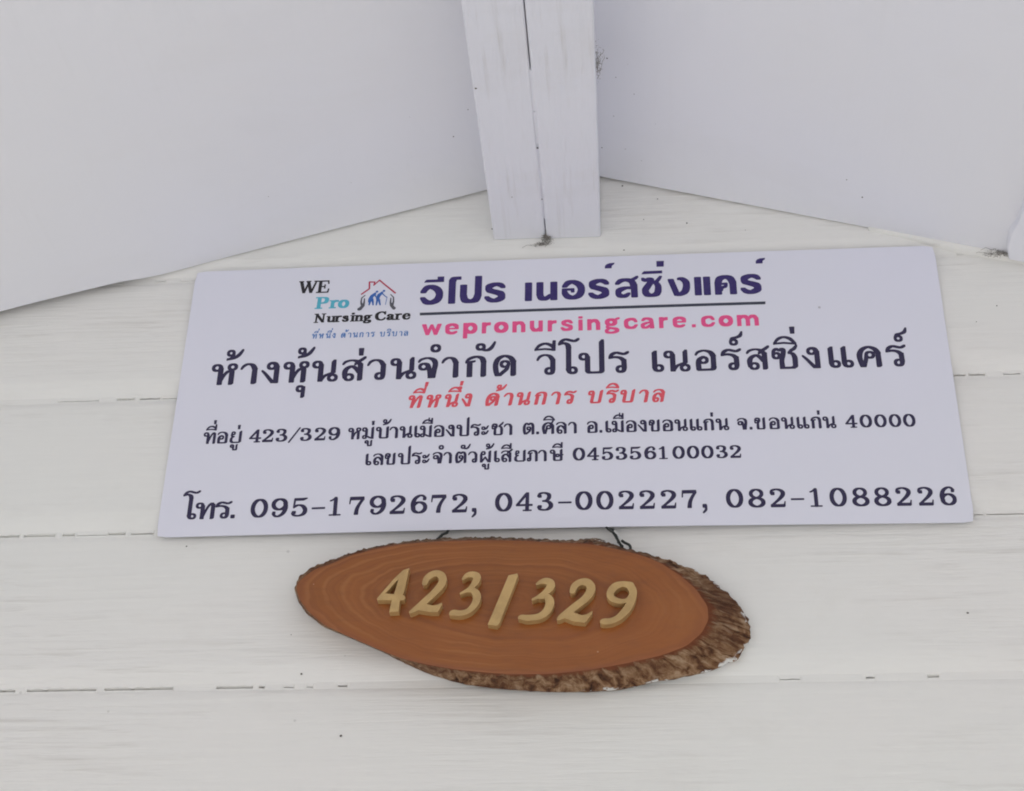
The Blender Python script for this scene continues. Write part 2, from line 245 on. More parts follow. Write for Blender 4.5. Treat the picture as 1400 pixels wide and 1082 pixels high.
# measured layout, millimetres on the wall plane
LINES = {
    'navy_heading': [
        ('B', 'ว', -111.66, 81.9, 15.56, 19.43), ('B', 'ี', -113.08, 81.9, 15.55, 19.43), ('B', 'โ', -88.81, 81.94, 15.51, 19.41), ('B', 'ป', -79.35, 81.96, 15.49, 19.4), ('B', 'ร', -59.53, 81.99, 15.45, 19.38), ('B', 'เ', -26.6, 82.05, 15.39, 19.34),
        ('B', 'น', -17.57, 82.06, 15.37, 19.33), ('B', 'อ', 2.78, 82.1, 15.33, 19.31), ('B', 'ร', 24.0, 82.13, 15.29, 19.29), ('B', '์', 37.75, 82.16, 15.27, 19.28), ('B', 'ส', 45.16, 82.17, 15.25, 19.27), ('B', 'ซ', 66.68, 82.21, 15.21, 19.25),
        ('B', 'ิ', 67.02, 82.21, 15.21, 19.25), ('B', '่', 79.41, 82.23, 15.19, 19.23), ('B', 'ง', 87.79, 82.24, 15.17, 19.22), ('B', 'แ', 108.92, 82.28, 15.13, 19.2), ('B', 'ค', 124.89, 82.31, 15.1, 19.18), ('B', 'ร', 145.02, 82.34, 15.06, 19.16),
        ('B', '์', 158.72, 82.36, 15.04, 19.15),
    ],
    'pink_web_address': [
        ('L', 'w', -108.68, 51.76, 9.03, 10.93), ('L', 'e', -89.94, 51.72, 9.0, 10.92), ('L', 'p', -75.57, 51.69, 8.99, 10.91), ('L', 'r', -60.66, 51.67, 8.97, 10.9), ('L', 'o', -50.89, 51.65, 8.96, 10.89), ('L', 'n', -36.36, 51.62, 8.94, 10.89),
        ('L', 'u', -22.52, 51.59, 8.93, 10.88), ('L', 'r', -8.35, 51.56, 8.91, 10.87), ('L', 's', 1.81, 51.55, 8.9, 10.86), ('L', 'i', 15.84, 51.52, 8.88, 10.85), ('L', 'n', 22.91, 51.5, 8.87, 10.85), ('L', 'g', 36.85, 51.48, 8.86, 10.84),
        ('L', 'c', 51.83, 51.45, 8.84, 10.83), ('L', 'a', 64.85, 51.42, 8.83, 10.82), ('L', 'r', 79.43, 51.4, 8.81, 10.81), ('L', 'e', 90.17, 51.37, 8.8, 10.81), ('L', '.', 105.01, 51.35, 8.78, 10.8), ('L', 'c', 112.4, 51.33, 8.77, 10.79),
        ('L', 'o', 126.16, 51.31, 8.76, 10.78), ('L', 'm', 140.36, 51.28, 8.74, 10.77),
    ],
    'company_name': [
        ('T', 'ห', -274.9, 11.16, 16.89, 19.94), ('T', '้', -264.39, 11.13, 16.86, 19.93), ('T', 'า', -251.72, 11.1, 16.84, 19.92), ('T', 'ง', -234.82, 11.05, 16.8, 19.9), ('T', 'ห', -217.17, 11.0, 16.76, 19.88), ('T', '้', -206.8, 10.97, 16.74, 19.86),
        ('T', 'ุ', -205.69, 10.97, 16.74, 19.87), ('T', 'น', -194.16, 10.94, 16.71, 19.85), ('T', 'ส', -170.06, 10.87, 16.66, 19.82), ('T', '่', -158.24, 10.84, 16.63, 19.81), ('T', 'ว', -150.32, 10.82, 16.62, 19.8), ('T', 'น', -131.85, 10.77, 16.58, 19.78),
        ('T', 'จ', -109.9, 10.71, 16.53, 19.75), ('T', 'ํ', -100.64, 10.68, 16.51, 19.74), ('T', 'า', -91.38, 10.66, 16.49, 19.73), ('T', 'ก', -72.56, 10.6, 16.46, 19.71), ('T', 'ั', -64.98, 10.58, 16.44, 19.7), ('T', 'ด', -50.94, 10.54, 16.41, 19.68),
        ('T', 'ว', -16.77, 10.45, 16.34, 19.64), ('T', 'ี', -18.49, 10.45, 16.34, 19.65), ('T', 'โ', 0.17, 10.4, 16.3, 19.62), ('T', 'ป', 16.04, 10.36, 16.27, 19.61), ('T', 'ร', 39.39, 10.29, 16.22, 19.58), ('T', 'เ', 72.5, 10.2, 16.15, 19.54),
        ('T', 'น', 82.02, 10.18, 16.13, 19.53), ('T', 'อ', 106.26, 10.11, 16.08, 19.5), ('T', 'ร', 126.18, 10.06, 16.04, 19.48), ('T', '์', 132.85, 10.04, 16.02, 19.47), ('T', 'ส', 145.73, 10.0, 16.0, 19.45), ('T', 'ซ', 164.67, 9.95, 15.95, 19.43),
        ('T', 'ิ', 166.99, 9.94, 15.95, 19.43), ('T', 'H', 180.12, 9.91, 15.93, 19.42), ('T', 'ง', 187.95, 9.88, 15.91, 19.4), ('T', 'แ', 207.81, 9.83, 15.87, 19.38), ('T', 'ค', 229.74, 9.77, 15.82, 19.35), ('T', 'ร', 252.15, 9.71, 15.77, 19.33),
        ('T', '์', 259.3, 9.69, 15.76, 19.32),
    ],
    'red_slogan': [
        ('T', 'ท', -117.39, -16.26, 9.02, 11.53), ('T', 'ี', -115.12, -16.28, 9.01, 11.53), ('T', 'H', -107.84, -16.31, 9.0, 11.52), ('T', 'ห', -103.45, -16.33, 9.0, 11.52), ('T', 'น', -89.16, -16.41, 8.99, 11.51), ('T', 'ึ', -87.76, -16.41, 8.98, 11.51),
        ('T', 'H', -80.4, -16.45, 8.97, 11.5), ('T', 'ง', -75.82, -16.48, 8.97, 11.5), ('T', 'ด', -56.68, -16.57, 8.95, 11.49), ('T', '้', -50.64, -16.6, 8.94, 11.48), ('T', 'า', -43.32, -16.64, 8.93, 11.48), ('T', 'น', -33.4, -16.69, 8.92, 11.47),
        ('T', 'ก', -19.07, -16.76, 8.9, 11.46), ('T', 'า', -6.75, -16.83, 8.89, 11.45), ('T', 'ร', 3.28, -16.88, 8.88, 11.44), ('T', 'บ', 21.54, -16.97, 8.86, 11.43), ('T', 'ร', 35.72, -17.04, 8.84, 11.42), ('T', 'ิ', 34.25, -17.04, 8.84, 11.42),
        ('T', 'บ', 46.18, -17.1, 8.83, 11.41), ('T', 'า', 60.61, -17.17, 8.81, 11.4), ('T', 'ล', 71.33, -17.23, 8.8, 11.4),
    ],
    'blue_slogan': [
        ('T', 'ท', -197.09, 52.39, 3.29, 4.7), ('T', 'ี', -195.91, 52.38, 3.29, 4.7), ('T', 'H', -192.72, 52.36, 3.28, 4.7), ('T', 'ห', -191.63, 52.36, 3.28, 4.7), ('T', 'น', -186.02, 52.33, 3.28, 4.69), ('T', 'ึ', -185.18, 52.32, 3.28, 4.69),
        ('T', 'H', -181.97, 52.31, 3.28, 4.69), ('T', 'ง', -180.9, 52.3, 3.28, 4.69), ('T', 'ด', -173.57, 52.26, 3.28, 4.69), ('T', '้', -170.65, 52.25, 3.28, 4.69), ('T', 'า', -168.03, 52.23, 3.27, 4.69), ('T', 'น', -164.08, 52.21, 3.27, 4.69),
        ('T', 'ก', -158.8, 52.19, 3.27, 4.69), ('T', 'า', -153.6, 52.16, 3.27, 4.69), ('T', 'ร', -149.65, 52.14, 3.27, 4.68), ('T', 'บ', -142.38, 52.1, 3.26, 4.68), ('T', 'ร', -136.81, 52.07, 3.26, 4.68), ('T', 'ิ', -137.13, 52.07, 3.26, 4.68),
        ('T', 'บ', -132.61, 52.05, 3.26, 4.68), ('T', 'า', -126.93, 52.02, 3.26, 4.68), ('T', 'ล', -122.9, 52.0, 3.26, 4.68),
    ],
    'address_line': [
        ('T', 'ท', -274.26, -42.73, 8.18, 10.44), ('T', 'ี', -272.98, -42.74, 8.17, 10.44), ('T', 'H', -267.67, -42.75, 8.17, 10.44), ('T', 'อ', -263.29, -42.76, 8.17, 10.43), ('T', 'ย', -253.41, -42.79, 8.16, 10.43), ('T', 'ู', -252.52, -42.8, 8.16, 10.43),
        ('T', '่', -248.25, -42.81, 8.15, 10.42), ('N', '4', -238.22, -42.84, 10.3, 11.41), ('N', '2', -228.23, -42.87, 10.28, 11.41), ('N', '3', -217.62, -42.9, 10.27, 11.4), ('N', '/', -207.36, -42.93, 10.26, 11.39), ('N', '3', -198.6, -42.95, 10.24, 11.39),
        ('N', '2', -187.46, -42.99, 10.23, 11.38), ('N', '9', -176.77, -43.02, 10.22, 11.37), ('T', 'ห', -161.08, -43.07, 8.06, 10.37), ('T', 'ม', -150.41, -43.1, 8.05, 10.36), ('T', 'ู', -147.83, -43.1, 8.04, 10.36), ('T', '่', -143.4, -43.12, 8.04, 10.36),
        ('T', 'บ', -139.65, -43.13, 8.04, 10.36), ('T', '้', -134.7, -43.14, 8.03, 10.35), ('T', 'า', -129.14, -43.16, 8.02, 10.35), ('T', 'น', -121.31, -43.18, 8.02, 10.35), ('T', 'เ', -110.13, -43.22, 8.0, 10.34), ('T', 'ม', -105.73, -43.23, 8.0, 10.34),
        ('T', 'ื', -104.18, -43.23, 8.0, 10.34), ('T', 'อ', -94.83, -43.26, 7.99, 10.33), ('T', 'ง', -85.91, -43.29, 7.98, 10.32), ('T', 'ป', -77.63, -43.31, 7.97, 10.32), ('T', 'ร', -66.81, -43.34, 7.96, 10.31), ('T', 'ะ', -58.48, -43.37, 7.95, 10.31),
        ('T', 'ช', -50.89, -43.39, 7.94, 10.3), ('T', 'า', -41.39, -43.42, 7.93, 10.3), ('T', 'ต', -26.84, -43.46, 7.92, 10.29), ('T', '.', -16.68, -43.49, 7.91, 10.28), ('T', 'ศ', -12.29, -43.5, 7.9, 10.28), ('T', 'ิ', -11.35, -43.51, 7.9, 10.28),
        ('T', 'ล', -1.44, -43.54, 7.89, 10.27), ('T', 'า', 7.61, -43.56, 7.88, 10.27), ('T', 'อ', 22.03, -43.6, 7.87, 10.26), ('T', '.', 31.25, -43.63, 7.86, 10.25), ('T', 'เ', 35.68, -43.65, 7.85, 10.25), ('T', 'ม', 40.63, -43.66, 7.85, 10.24),
        ('T', 'ื', 41.68, -43.66, 7.85, 10.24), ('T', 'อ', 51.48, -43.69, 7.84, 10.24), ('T', 'ง', 60.18, -43.72, 7.83, 10.23), ('T', 'ข', 68.41, -43.74, 7.82, 10.23), ('T', 'อ', 78.95, -43.77, 7.81, 10.22), ('T', 'น', 88.0, -43.8, 7.8, 10.21),
        ('T', 'แ', 99.26, -43.83, 7.79, 10.21), ('T', 'ก', 109.59, -43.86, 7.78, 10.2), ('T', '่', 115.05, -43.88, 7.77, 10.2), ('T', 'น', 118.93, -43.89, 7.77, 10.2), ('T', 'จ', 135.05, -43.94, 7.75, 10.19), ('T', '.', 143.94, -43.96, 7.74, 10.18),
        ('T', 'ข', 147.6, -43.97, 7.74, 10.18), ('T', 'อ', 158.79, -44.01, 7.73, 10.17), ('T', 'น', 167.94, -44.03, 7.72, 10.16), ('T', 'แ', 179.22, -44.07, 7.71, 10.16), ('T', 'ก', 189.82, -44.1, 7.69, 10.15), ('T', '่', 194.92, -44.11, 7.69, 10.15),
        ('T', 'น', 198.78, -44.13, 7.69, 10.15), ('N', '4', 215.32, -44.17, 9.7, 11.1), ('N', '0', 226.12, -44.21, 9.69, 11.09), ('N', '0', 236.94, -44.24, 9.67, 11.09), ('N', '0', 247.7, -44.27, 9.66, 11.08), ('N', '0', 258.22, -44.3, 9.65, 11.07),
    ],
    'tax_number_line': [
        ('T', 'เ', -146.2, -66.52, 7.81, 9.96), ('T', 'ล', -140.23, -66.56, 7.8, 9.95), ('T', 'ข', -131.65, -66.62, 7.79, 9.95), ('T', 'ป', -121.42, -66.69, 7.78, 9.94), ('T', 'ร', -110.81, -66.76, 7.77, 9.93), ('T', 'ะ', -102.68, -66.82, 7.76, 9.93),
        ('T', 'จ', -94.77, -66.87, 7.76, 9.92), ('T', 'ํ', -90.55, -66.9, 7.75, 9.92), ('T', 'า', -86.63, -66.93, 7.75, 9.92), ('T', 'ต', -77.77, -66.99, 7.74, 9.91), ('T', 'ั', -73.88, -67.01, 7.73, 9.91), ('T', 'ว', -67.93, -67.05, 7.73, 9.91),
        ('T', 'ผ', -59.33, -67.11, 7.72, 9.9), ('T', 'ู', -57.3, -67.13, 7.72, 9.9), ('T', '้', -54.62, -67.15, 7.71, 9.9), ('T', 'เ', -48.43, -67.19, 7.71, 9.89), ('T', 'ส', -42.91, -67.22, 7.7, 9.89), ('T', 'ี', -43.06, -67.22, 7.7, 9.89),
        ('T', 'ย', -33.06, -67.29, 7.69, 9.88), ('T', 'ภ', -23.33, -67.36, 7.68, 9.88), ('T', 'า', -14.94, -67.41, 7.67, 9.87), ('T', 'ษ', -6.21, -67.47, 7.67, 9.87), ('T', 'ี', -4.46, -67.49, 7.66, 9.87), ('N', '0', 11.0, -67.59, 9.86, 11.01),
        ('N', '4', 21.65, -67.66, 9.85, 11.0), ('N', '5', 32.35, -67.74, 9.83, 10.99), ('N', '3', 42.83, -67.81, 9.82, 10.98), ('N', '5', 53.24, -67.88, 9.81, 10.98), ('N', '6', 64.28, -67.95, 9.79, 10.97), ('N', '1', 74.88, -68.03, 9.78, 10.96),
        ('N', '0', 85.43, -68.1, 9.77, 10.95), ('N', '0', 96.15, -68.17, 9.75, 10.94), ('N', '0', 106.81, -68.24, 9.74, 10.94), ('N', '3', 117.56, -68.32, 9.72, 10.93), ('N', '2', 127.8, -68.38, 9.71, 10.92),
    ],
    'telephone_line': [
        ('T', 'โ', -283.57, -108.39, 12.75, 14.25), ('T', 'ท', -272.88, -108.45, 12.74, 14.24), ('T', 'ร', -257.64, -108.53, 12.71, 14.23), ('T', '.', -245.48, -108.6, 12.69, 14.22), ('N', '0', -230.58, -108.68, 14.17, 15.9), ('N', '9', -215.16, -108.76, 14.14, 15.88),
        ('N', '5', -199.9, -108.84, 14.11, 15.87), ('N', '-', -184.15, -108.93, 14.08, 15.85), ('N', '1', -171.56, -109.0, 14.05, 15.84), ('N', '7', -156.83, -109.08, 14.03, 15.82), ('N', '9', -140.82, -109.16, 14.0, 15.81), ('N', '2', -125.69, -109.24, 13.97, 15.79),
        ('N', '6', -109.84, -109.33, 13.94, 15.78), ('N', '7', -95.25, -109.41, 13.91, 15.76), ('N', '2', -79.16, -109.49, 13.88, 15.74), ('N', ',', -64.16, -109.57, 13.86, 15.73), ('N', '0', -46.72, -109.67, 13.82, 15.71), ('N', '4', -31.31, -109.75, 13.79, 15.7),
        ('N', '3', -16.0, -109.83, 13.77, 15.68), ('N', '-', -0.08, -109.92, 13.74, 15.66), ('N', '0', 12.56, -109.99, 13.71, 15.65), ('N', '0', 27.99, -110.07, 13.69, 15.64), ('N', '2', 43.92, -110.16, 13.66, 15.62), ('N', '2', 59.26, -110.24, 13.63, 15.6),
        ('N', '2', 74.9, -110.32, 13.6, 15.59), ('N', '7', 89.81, -110.4, 13.57, 15.57), ('N', ',', 105.13, -110.49, 13.54, 15.56), ('N', '0', 122.8, -110.58, 13.51, 15.54), ('N', '8', 138.85, -110.67, 13.48, 15.52), ('N', '2', 154.36, -110.75, 13.45, 15.51),
        ('N', '-', 169.74, -110.83, 13.43, 15.49), ('N', '1', 182.95, -110.9, 13.4, 15.48), ('N', '0', 197.85, -110.98, 13.37, 15.46), ('N', '8', 213.94, -111.07, 13.34, 15.45), ('N', '8', 229.69, -111.16, 13.32, 15.43), ('N', '2', 245.17, -111.24, 13.29, 15.41),
        ('N', '2', 260.92, -111.32, 13.26, 15.4), ('N', '6', 276.74, -111.41, 13.23, 15.38),
    ],
    'logo_first_word': [
        ('Z', 'W', -212.51, 97.89, 10.29, 12.02), ('Z', 'E', -197.14, 97.74, 10.27, 12.01),
    ],
    'logo_black_word': [
        ('Z', 'N', -196.94, 67.91, 8.73, 8.67), ('Z', 'u', -186.53, 67.93, 8.72, 8.66), ('Z', 'r', -180.04, 67.93, 8.72, 8.66), ('Z', 's', -173.93, 67.94, 8.71, 8.66), ('Z', 'i', -167.19, 67.95, 8.7, 8.65), ('Z', 'n', -163.98, 67.96, 8.7, 8.65),
        ('Z', 'g', -156.44, 67.97, 8.69, 8.65), ('Z', 'C', -147.27, 67.98, 8.68, 8.64), ('Z', 'a', -137.84, 67.99, 8.67, 8.64), ('Z', 'r', -131.24, 68.0, 8.66, 8.64), ('Z', 'e', -124.98, 68.01, 8.66, 8.63),
    ],
    'logo_teal_word': [
        ('Z', 'P', -196.97, 81.81, 11.27, 11.26), ('Z', 'r', -185.34, 81.81, 11.26, 11.26), ('Z', 'o', -178.08, 81.8, 11.25, 11.25),
    ],
}
UNDERLINE = [(-111.0, 74.1), (-110.88, 71.44), (163.65, 71.66), (163.84, 74.35)]
FACE = [(-185.32, -177.87), (-183.35, -172.18), (-179.72, -169.04), (-172.49, -163.32), (-161.21, -159.64), (-148.91, -153.59), (-128.65, -148.12), (-110.85, -144.98), (-89.11, -143.64), (-66.12, -143.22), (-47.0, -143.52), (-21.53, -144.74), (-5.14, -146.37), (21.63, -148.26), (32.23, -150.32), (50.73, -155.23), (63.77, -159.86), (74.19, -165.37), (86.91, -175.14), (96.89, -185.48), (104.0, -198.52), (104.15, -208.41), (99.18, -218.1), (88.53, -227.6), (71.73, -234.14), (46.13, -239.86), (20.59, -244.18), (-4.97, -246.44), (-30.55, -246.31), (-44.84, -245.05), (-69.26, -242.01), (-87.71, -238.41), (-106.33, -233.5), (-125.28, -225.29), (-144.53, -216.27), (-162.7, -207.18), (-174.83, -196.78), (-182.01, -187.04)]
OUTER = [(-191.07, -167.89), (-188.82, -159.74), (-185.35, -156.3), (-177.14, -151.47), (-166.12, -147.58), (-153.61, -141.64), (-132.91, -136.17), (-114.2, -133.04), (-92.03, -131.5), (-68.56, -130.94), (-49.03, -131.37), (-23.04, -132.62), (-6.31, -134.23), (16.84, -135.41), (22.69, -133.17), (30.12, -132.88), (37.29, -137.64), (53.43, -144.12), (77.43, -152.25), (94.53, -159.34), (107.47, -167.08), (118.79, -177.62), (129.2, -190.89), (133.79, -201.04), (134.72, -212.44), (129.13, -223.6), (123.59, -229.79), (110.4, -235.75), (90.86, -240.94), (64.99, -245.31), (45.4, -249.79), (19.82, -251.44), (-6.31, -251.01), (-32.06, -248.92), (-52.88, -246.7), (-71.39, -243.15), (-90.43, -236.87), (-109.36, -227.79), (-122.33, -220.39), (-148.46, -208.21), (-168.01, -199.38), (-180.48, -188.89), (-188.33, -177.81)]
NUMERALS = [('4', [('p', [(-103.94, -168.03), (-108.1, -169.41), (-113.56, -175.19), (-125.56, -191.1), (-119.83, -187.23), (-111.1, -176.3)]), ('p', [(-125.56, -191.1), (-125.26, -192.25), (-106.34, -192.81), (-105.64, -189.88), (-108.21, -187.95), (-113.59, -187.99), (-119.83, -187.23)]), ('p', [(-103.94, -168.03), (-111.1, -176.3), (-113.59, -187.99), (-115.01, -192.47), (-116.31, -201.71), (-109.79, -201.34), (-109.2, -192.75), (-106.53, -186.33)])]), ('2', [('s', [(-92.21, -179.61, 2.0), (-91.02, -176.23, 2.2), (-87.79, -173.41, 2.4), (-84.0, -172.45, 2.4), (-80.82, -174.36, 2.79), (-79.73, -178.06, 2.79), (-81.24, -182.2, 2.7), (-85.77, -187.82, 2.4), (-91.68, -193.9, 2.4), (-97.14, -198.93, 2.0), (-101.26, -201.82, 1.1)]), ('p', [(-97.66, -197.89), (-91.6, -195.71), (-85.86, -197.22), (-82.58, -196.67), (-79.8, -195.19), (-79.37, -196.48), (-82.35, -202.32), (-87.55, -202.21), (-97.07, -200.47)])]), ('3', [('s', [(-65.47, -177.16, 0.86), (-62.46, -174.39, 1.73), (-58.87, -173.91, 2.27), (-55.73, -175.68, 2.7), (-56.65, -179.91, 2.43), (-59.62, -183.78, 1.62), (-62.63, -186.25, 1.19), (-66.66, -188.4, 0.76)]), ('s', [(-62.62, -186.53, 1.19), (-58.53, -186.06, 2.16), (-55.63, -189.48, 2.81), (-55.51, -193.95, 2.7), (-57.69, -198.35, 2.27), (-61.15, -201.88, 1.94), (-66.19, -203.43, 2.05), (-71.3, -202.94, 2.16), (-73.3, -203.84, 1.08)])]), ('/', [('p', [(-33.63, -175.05), (-27.23, -173.78), (-26.7, -175.78), (-39.13, -211.41), (-41.11, -213.56), (-47.45, -212.34)])]), ('3', [('s', [(-13.44, -182.24, 0.86), (-10.83, -180.7, 1.54), (-7.33, -180.13, 2.35), (-4.12, -181.81, 2.84), (-4.4, -185.33, 2.78), (-7.88, -189.09, 1.97), (-11.94, -191.87, 1.36), (-16.28, -194.0, 0.86)]), ('s', [(-11.35, -192.52, 1.36), (-7.29, -191.65, 2.16), (-4.68, -194.89, 2.96), (-4.96, -199.31, 2.96), (-7.26, -203.68, 2.65), (-11.28, -206.73, 2.35), (-15.89, -207.71, 2.22), (-20.5, -207.92, 2.22), (-23.97, -207.23, 1.73), (-25.41, -207.7, 1.11)])]), ('2', [('s', [(11.27, -188.23, 2.1), (12.75, -184.43, 2.35), (16.55, -181.63, 2.35), (21.19, -181.74, 2.84), (24.05, -185.32, 2.96), (23.13, -189.77, 2.96), (19.32, -194.77, 2.59), (14.09, -199.08, 2.59), (8.3, -204.0, 2.59), (3.69, -207.36, 1.97), (1.38, -209.19, 1.11)]), ('p', [(4.84, -205.81), (11.75, -204.39), (17.48, -206.7), (20.93, -206.15), (24.69, -203.71), (24.67, -205.6), (19.72, -212.37), (11.71, -211.27), (4.83, -208.32)])]), ('9', [('s', [(51.26, -184.97, 2.84), (46.09, -183.58, 2.04), (40.85, -185.38, 2.65), (37.29, -190.08, 2.47), (38.36, -194.23, 2.35), (43.5, -196.68, 1.85), (48.69, -196.03, 1.48), (52.34, -192.63, 2.35)]), ('s', [(50.98, -184.77, 2.78), (53.0, -189.15, 2.65), (52.49, -193.58, 2.65), (50.92, -198.6, 2.65), (47.35, -204.19, 2.65), (42.66, -208.91, 2.22), (37.47, -211.36, 2.1), (32.6, -211.7, 2.22), (31.46, -211.98, 1.54)])])]
WIRES = [[(-78.2, -116.5), (-81.7, -124.8), (-84.8, -129.0), (-87.8, -132.5), (-90.4, -136.0)], [(32.5, -119.3), (36.6, -126.1), (40.2, -130.9), (44.8, -140.0), (46.3, -142.4)], [(36.1, -125.4), (39.8, -126.1), (39.7, -127.9)], [(45.9, -137.0), (48.0, -138.8), (51.1, -140.7), (52.1, -143.1), (51.5, -146.6)]]
JOINTS = [(118.86, [(-333.8, -326.4, 0.5), (-312.8, -301.7, 0.3), (248.6, 252.1, 0.3), (319.2, 323.8, 0.4), (327.3, 340.5, 0.6), (343.4, 372.1, 1)]), (3.48, [(-398.0, -364.8, 0.5), (-350.0, -335.8, 1.4), (-331.7, -315.2, 0.9), (-313.4, -301.7, 0.5), (301.6, 310.6, 1.1), (312.8, 325.4, 1.2), (339.1, 351.6, 0.7)]), (-116.59, [(-444.9, -407.5, 1.3), (-404.1, -379.8, 1.6), (-374.2, -364.6, 1.5), (-362.9, -339.9, 0.4), (-338.8, -325.9, 1.3), (-321.4, -304.1, 0.8), (300.4, 307.1, 0.6), (309.2, 335.6, 0.7)]), (-240.83, [(-431.4, -387.9, 1.3), (-379.4, -328.8, 1.5), (-323.0, -273.2, 1.4), (-242.2, -216.0, 1.5), (-211.8, -207.6, 1.3), (-194.0, -186.7, 0.5), (-177.4, -173.2, 0.5), (-155.5, -148.8, 0.8), (152.0, 166.0, 0.5), (210.7, 216.6, 0.8), (252.2, 260.0, 1.9)])]
LOGO = {'roof_outline': [[(-159.54, 94.71, 0.68), (-153.46, 99.95, 0.68), (-153.78, 106.71, 0.68), (-149.36, 106.53, 0.62), (-150.0, 103.28, 0.56)], [(-150.0, 103.28, 0.43), (-145.63, 108.22, 0.68), (-139.44, 102.03, 0.68), (-132.07, 94.8, 0.75)]], 'old_figures': [[(-147.1, 96.64, 1.06), (-146.94, 96.71, 1.06)], [(-148.34, 95.06, 0.93), (-150.83, 92.32, 1.62), (-152.12, 89.14, 1.71), (-152.49, 87.13, 1.4)], [(-152.16, 87.12, 1.06), (-152.61, 83.71, 0.62)], [(-150.63, 89.08, 1.37), (-149.82, 86.62, 0.87), (-149.47, 83.59, 0.62)], [(-148.29, 94.25, 0.68), (-148.17, 92.22, 0.56), (-146.74, 90.54, 0.5)], [(-141.43, 97.22, 1.06), (-141.23, 97.21, 1.06)], [(-142.73, 95.65, 1.06), (-145.22, 92.91, 1.62), (-146.08, 90.51, 1.62), (-145.79, 88.48, 1.49)], [(-146.29, 88.5, 0.93), (-146.82, 83.48, 0.62)], [(-144.96, 88.45, 1.06), (-143.67, 83.36, 0.62)], [(-142.33, 94.41, 0.56), (-140.19, 91.89, 0.43), (-138.47, 90.61, 0.43)], [(-138.47, 90.61, 0.28), (-139.38, 83.38, 0.25)]], 'hand_outline': [[[(-156.53, 93.37, 0.43), (-159.04, 91.04, 0.56), (-159.47, 87.42, 0.68), (-158.95, 84.57, 0.93)], [(-156.82, 90.14, 0.5), (-156.9, 86.1, 0.75), (-157.55, 83.31, 1.37), (-159.66, 80.18, 1.55), (-160.62, 79.81, 1.55)], [(-158.95, 84.57, 0.93), (-157.88, 83.32, 1.37)]], [[(-135.64, 93.33, 0.43), (-133.16, 90.39, 0.56), (-132.94, 86.35, 0.68), (-133.45, 83.55, 0.93)], [(-135.27, 89.67, 0.5), (-135.36, 85.23, 0.75), (-134.38, 82.38, 1.37), (-132.24, 79.49, 1.49), (-131.92, 79.67, 1.24)], [(-133.45, 83.55, 0.93), (-134.05, 82.37, 1.37)]]]}
SIGN = [(-299.5, 123.79), (301.0, 124.53), (299.16, -125.67), (-300.4, -122.69)]
SPECKS = [('w', [0.05392, 0.0016, 0.20004], 1.5, 1.5), ('w', [0.10574, 0.0016, 0.15791], 1.4, 1.4), ('w', [0.16114, 0.0016, 0.13947], 1.5, 1.5), ('w', [0.15283, 0.0016, 0.14814], 1, 1), ('w', [0.05358, 0.0016, 0.13226], 1.2, 1.2), ('w', [-0.05471, 0.0016, 0.15914], 1.6, 1.6), ('w', [-0.18151, 0.0016, -0.23267], 1.4, 1.4), ('w', [-0.1501, 0.0016, -0.2786], 1.7, 1.7), ('w', [0.28483, 0.0016, -0.19541], 1.7, 1.7), ('w', [0.34243, 0.0016, 0.065], 1.1, 1.1), ('w', [0.32471, 0.0016, 0.05037], 0.8, 0.8), ('w', [0.08269, 0.0016, 0.18449], 0.9, 0.9), ('w', [0.07055, 0.0016, 0.16337], 0.8, 0.8), ('w', [0.05787, 0.0016, 0.13733], 0.8, 0.8), ('w', [0.21179, 0.0016, 0.14019], 0.8, 0.8), ('w', [-0.2696, 0.0016, 0.08078], 0.8, 0.8), ('w', [-0.19148, 0.0016, -0.20263], 1.0, 1.0), ('w', [-0.127, 0.0016, -0.20502], 0.8, 0.8), ('w', [-0.27662, 0.0016, -0.12977], 1.1, 1.1), ('w', [-0.1064, 0.0016, 0.14008], 0.7, 7), ('w', [-0.09183, 0.0016, 0.13989], 0.7, 4), ('w', [-0.06761, 0.0016, 0.13988], 0.7, 8), ('w', [0.0101, 0.0016, 0.14248], 0.35, 10), ('w', [0.04606, 0.0016, 0.14314], 0.35, 8), ('w', [0.32567, 0.0016, 0.14138], 0.5599999999999999, 9), ('r', [0.22963, -0.05294, 0.15188], 1.3, 1.3), ('r', [0.2432, -0.0355, 0.14783], 1.9, 1.9), ('r', [0.03803, -0.03696, 0.20902], 1.4, 1.4), ('r', [0.05714, -0.04055, 0.20332], 1, 1), ('r', [0.07004, -0.02974, 0.19947], 0.8, 0.8), ('r', [0.04492, -0.14163, 0.20697], 1.8, 1.8), ('r', [0.05118, -0.12246, 0.2051], 1.1, 1.1), ('r', [0.06502, -0.10724, 0.20097], 1.1, 1.1), ('r', [0.04848, -0.07767, 0.2059], 1.1, 1.1), ('r', [0.06042, -0.13914, 0.20234], 0.7, 0.7), ('r', [0.08134, -0.07711, 0.1961], 0.7, 0.7), ('l', [-0.08008, -0.07452, 0.19391], 1.6, 1.6), ('l', [-0.16509, -0.05142, 0.16962], 0.8, 0.8), ('l', [-0.22942, -0.05994, 0.15124], 1.0, 1.0), ('l', [-0.1106, -0.10922, 0.18519], 0.7, 0.7), ('l', [-0.0658, -0.10088, 0.19799], 1.3, 1.3), ('b', [-0.05103, -0.17818, 0.1468], 1.5, 1.5), ('b', [-0.03398, -0.05299, 0.1468], 0.8, 0.8), ('b', [-0.01001, -0.11019, 0.1468], 1.5, 1.5), ('b', [-0.01033, -0.04887, 0.1468], 1, 1), ('b', [0.019, -0.06786, 0.1468], 0.7, 0.7)]

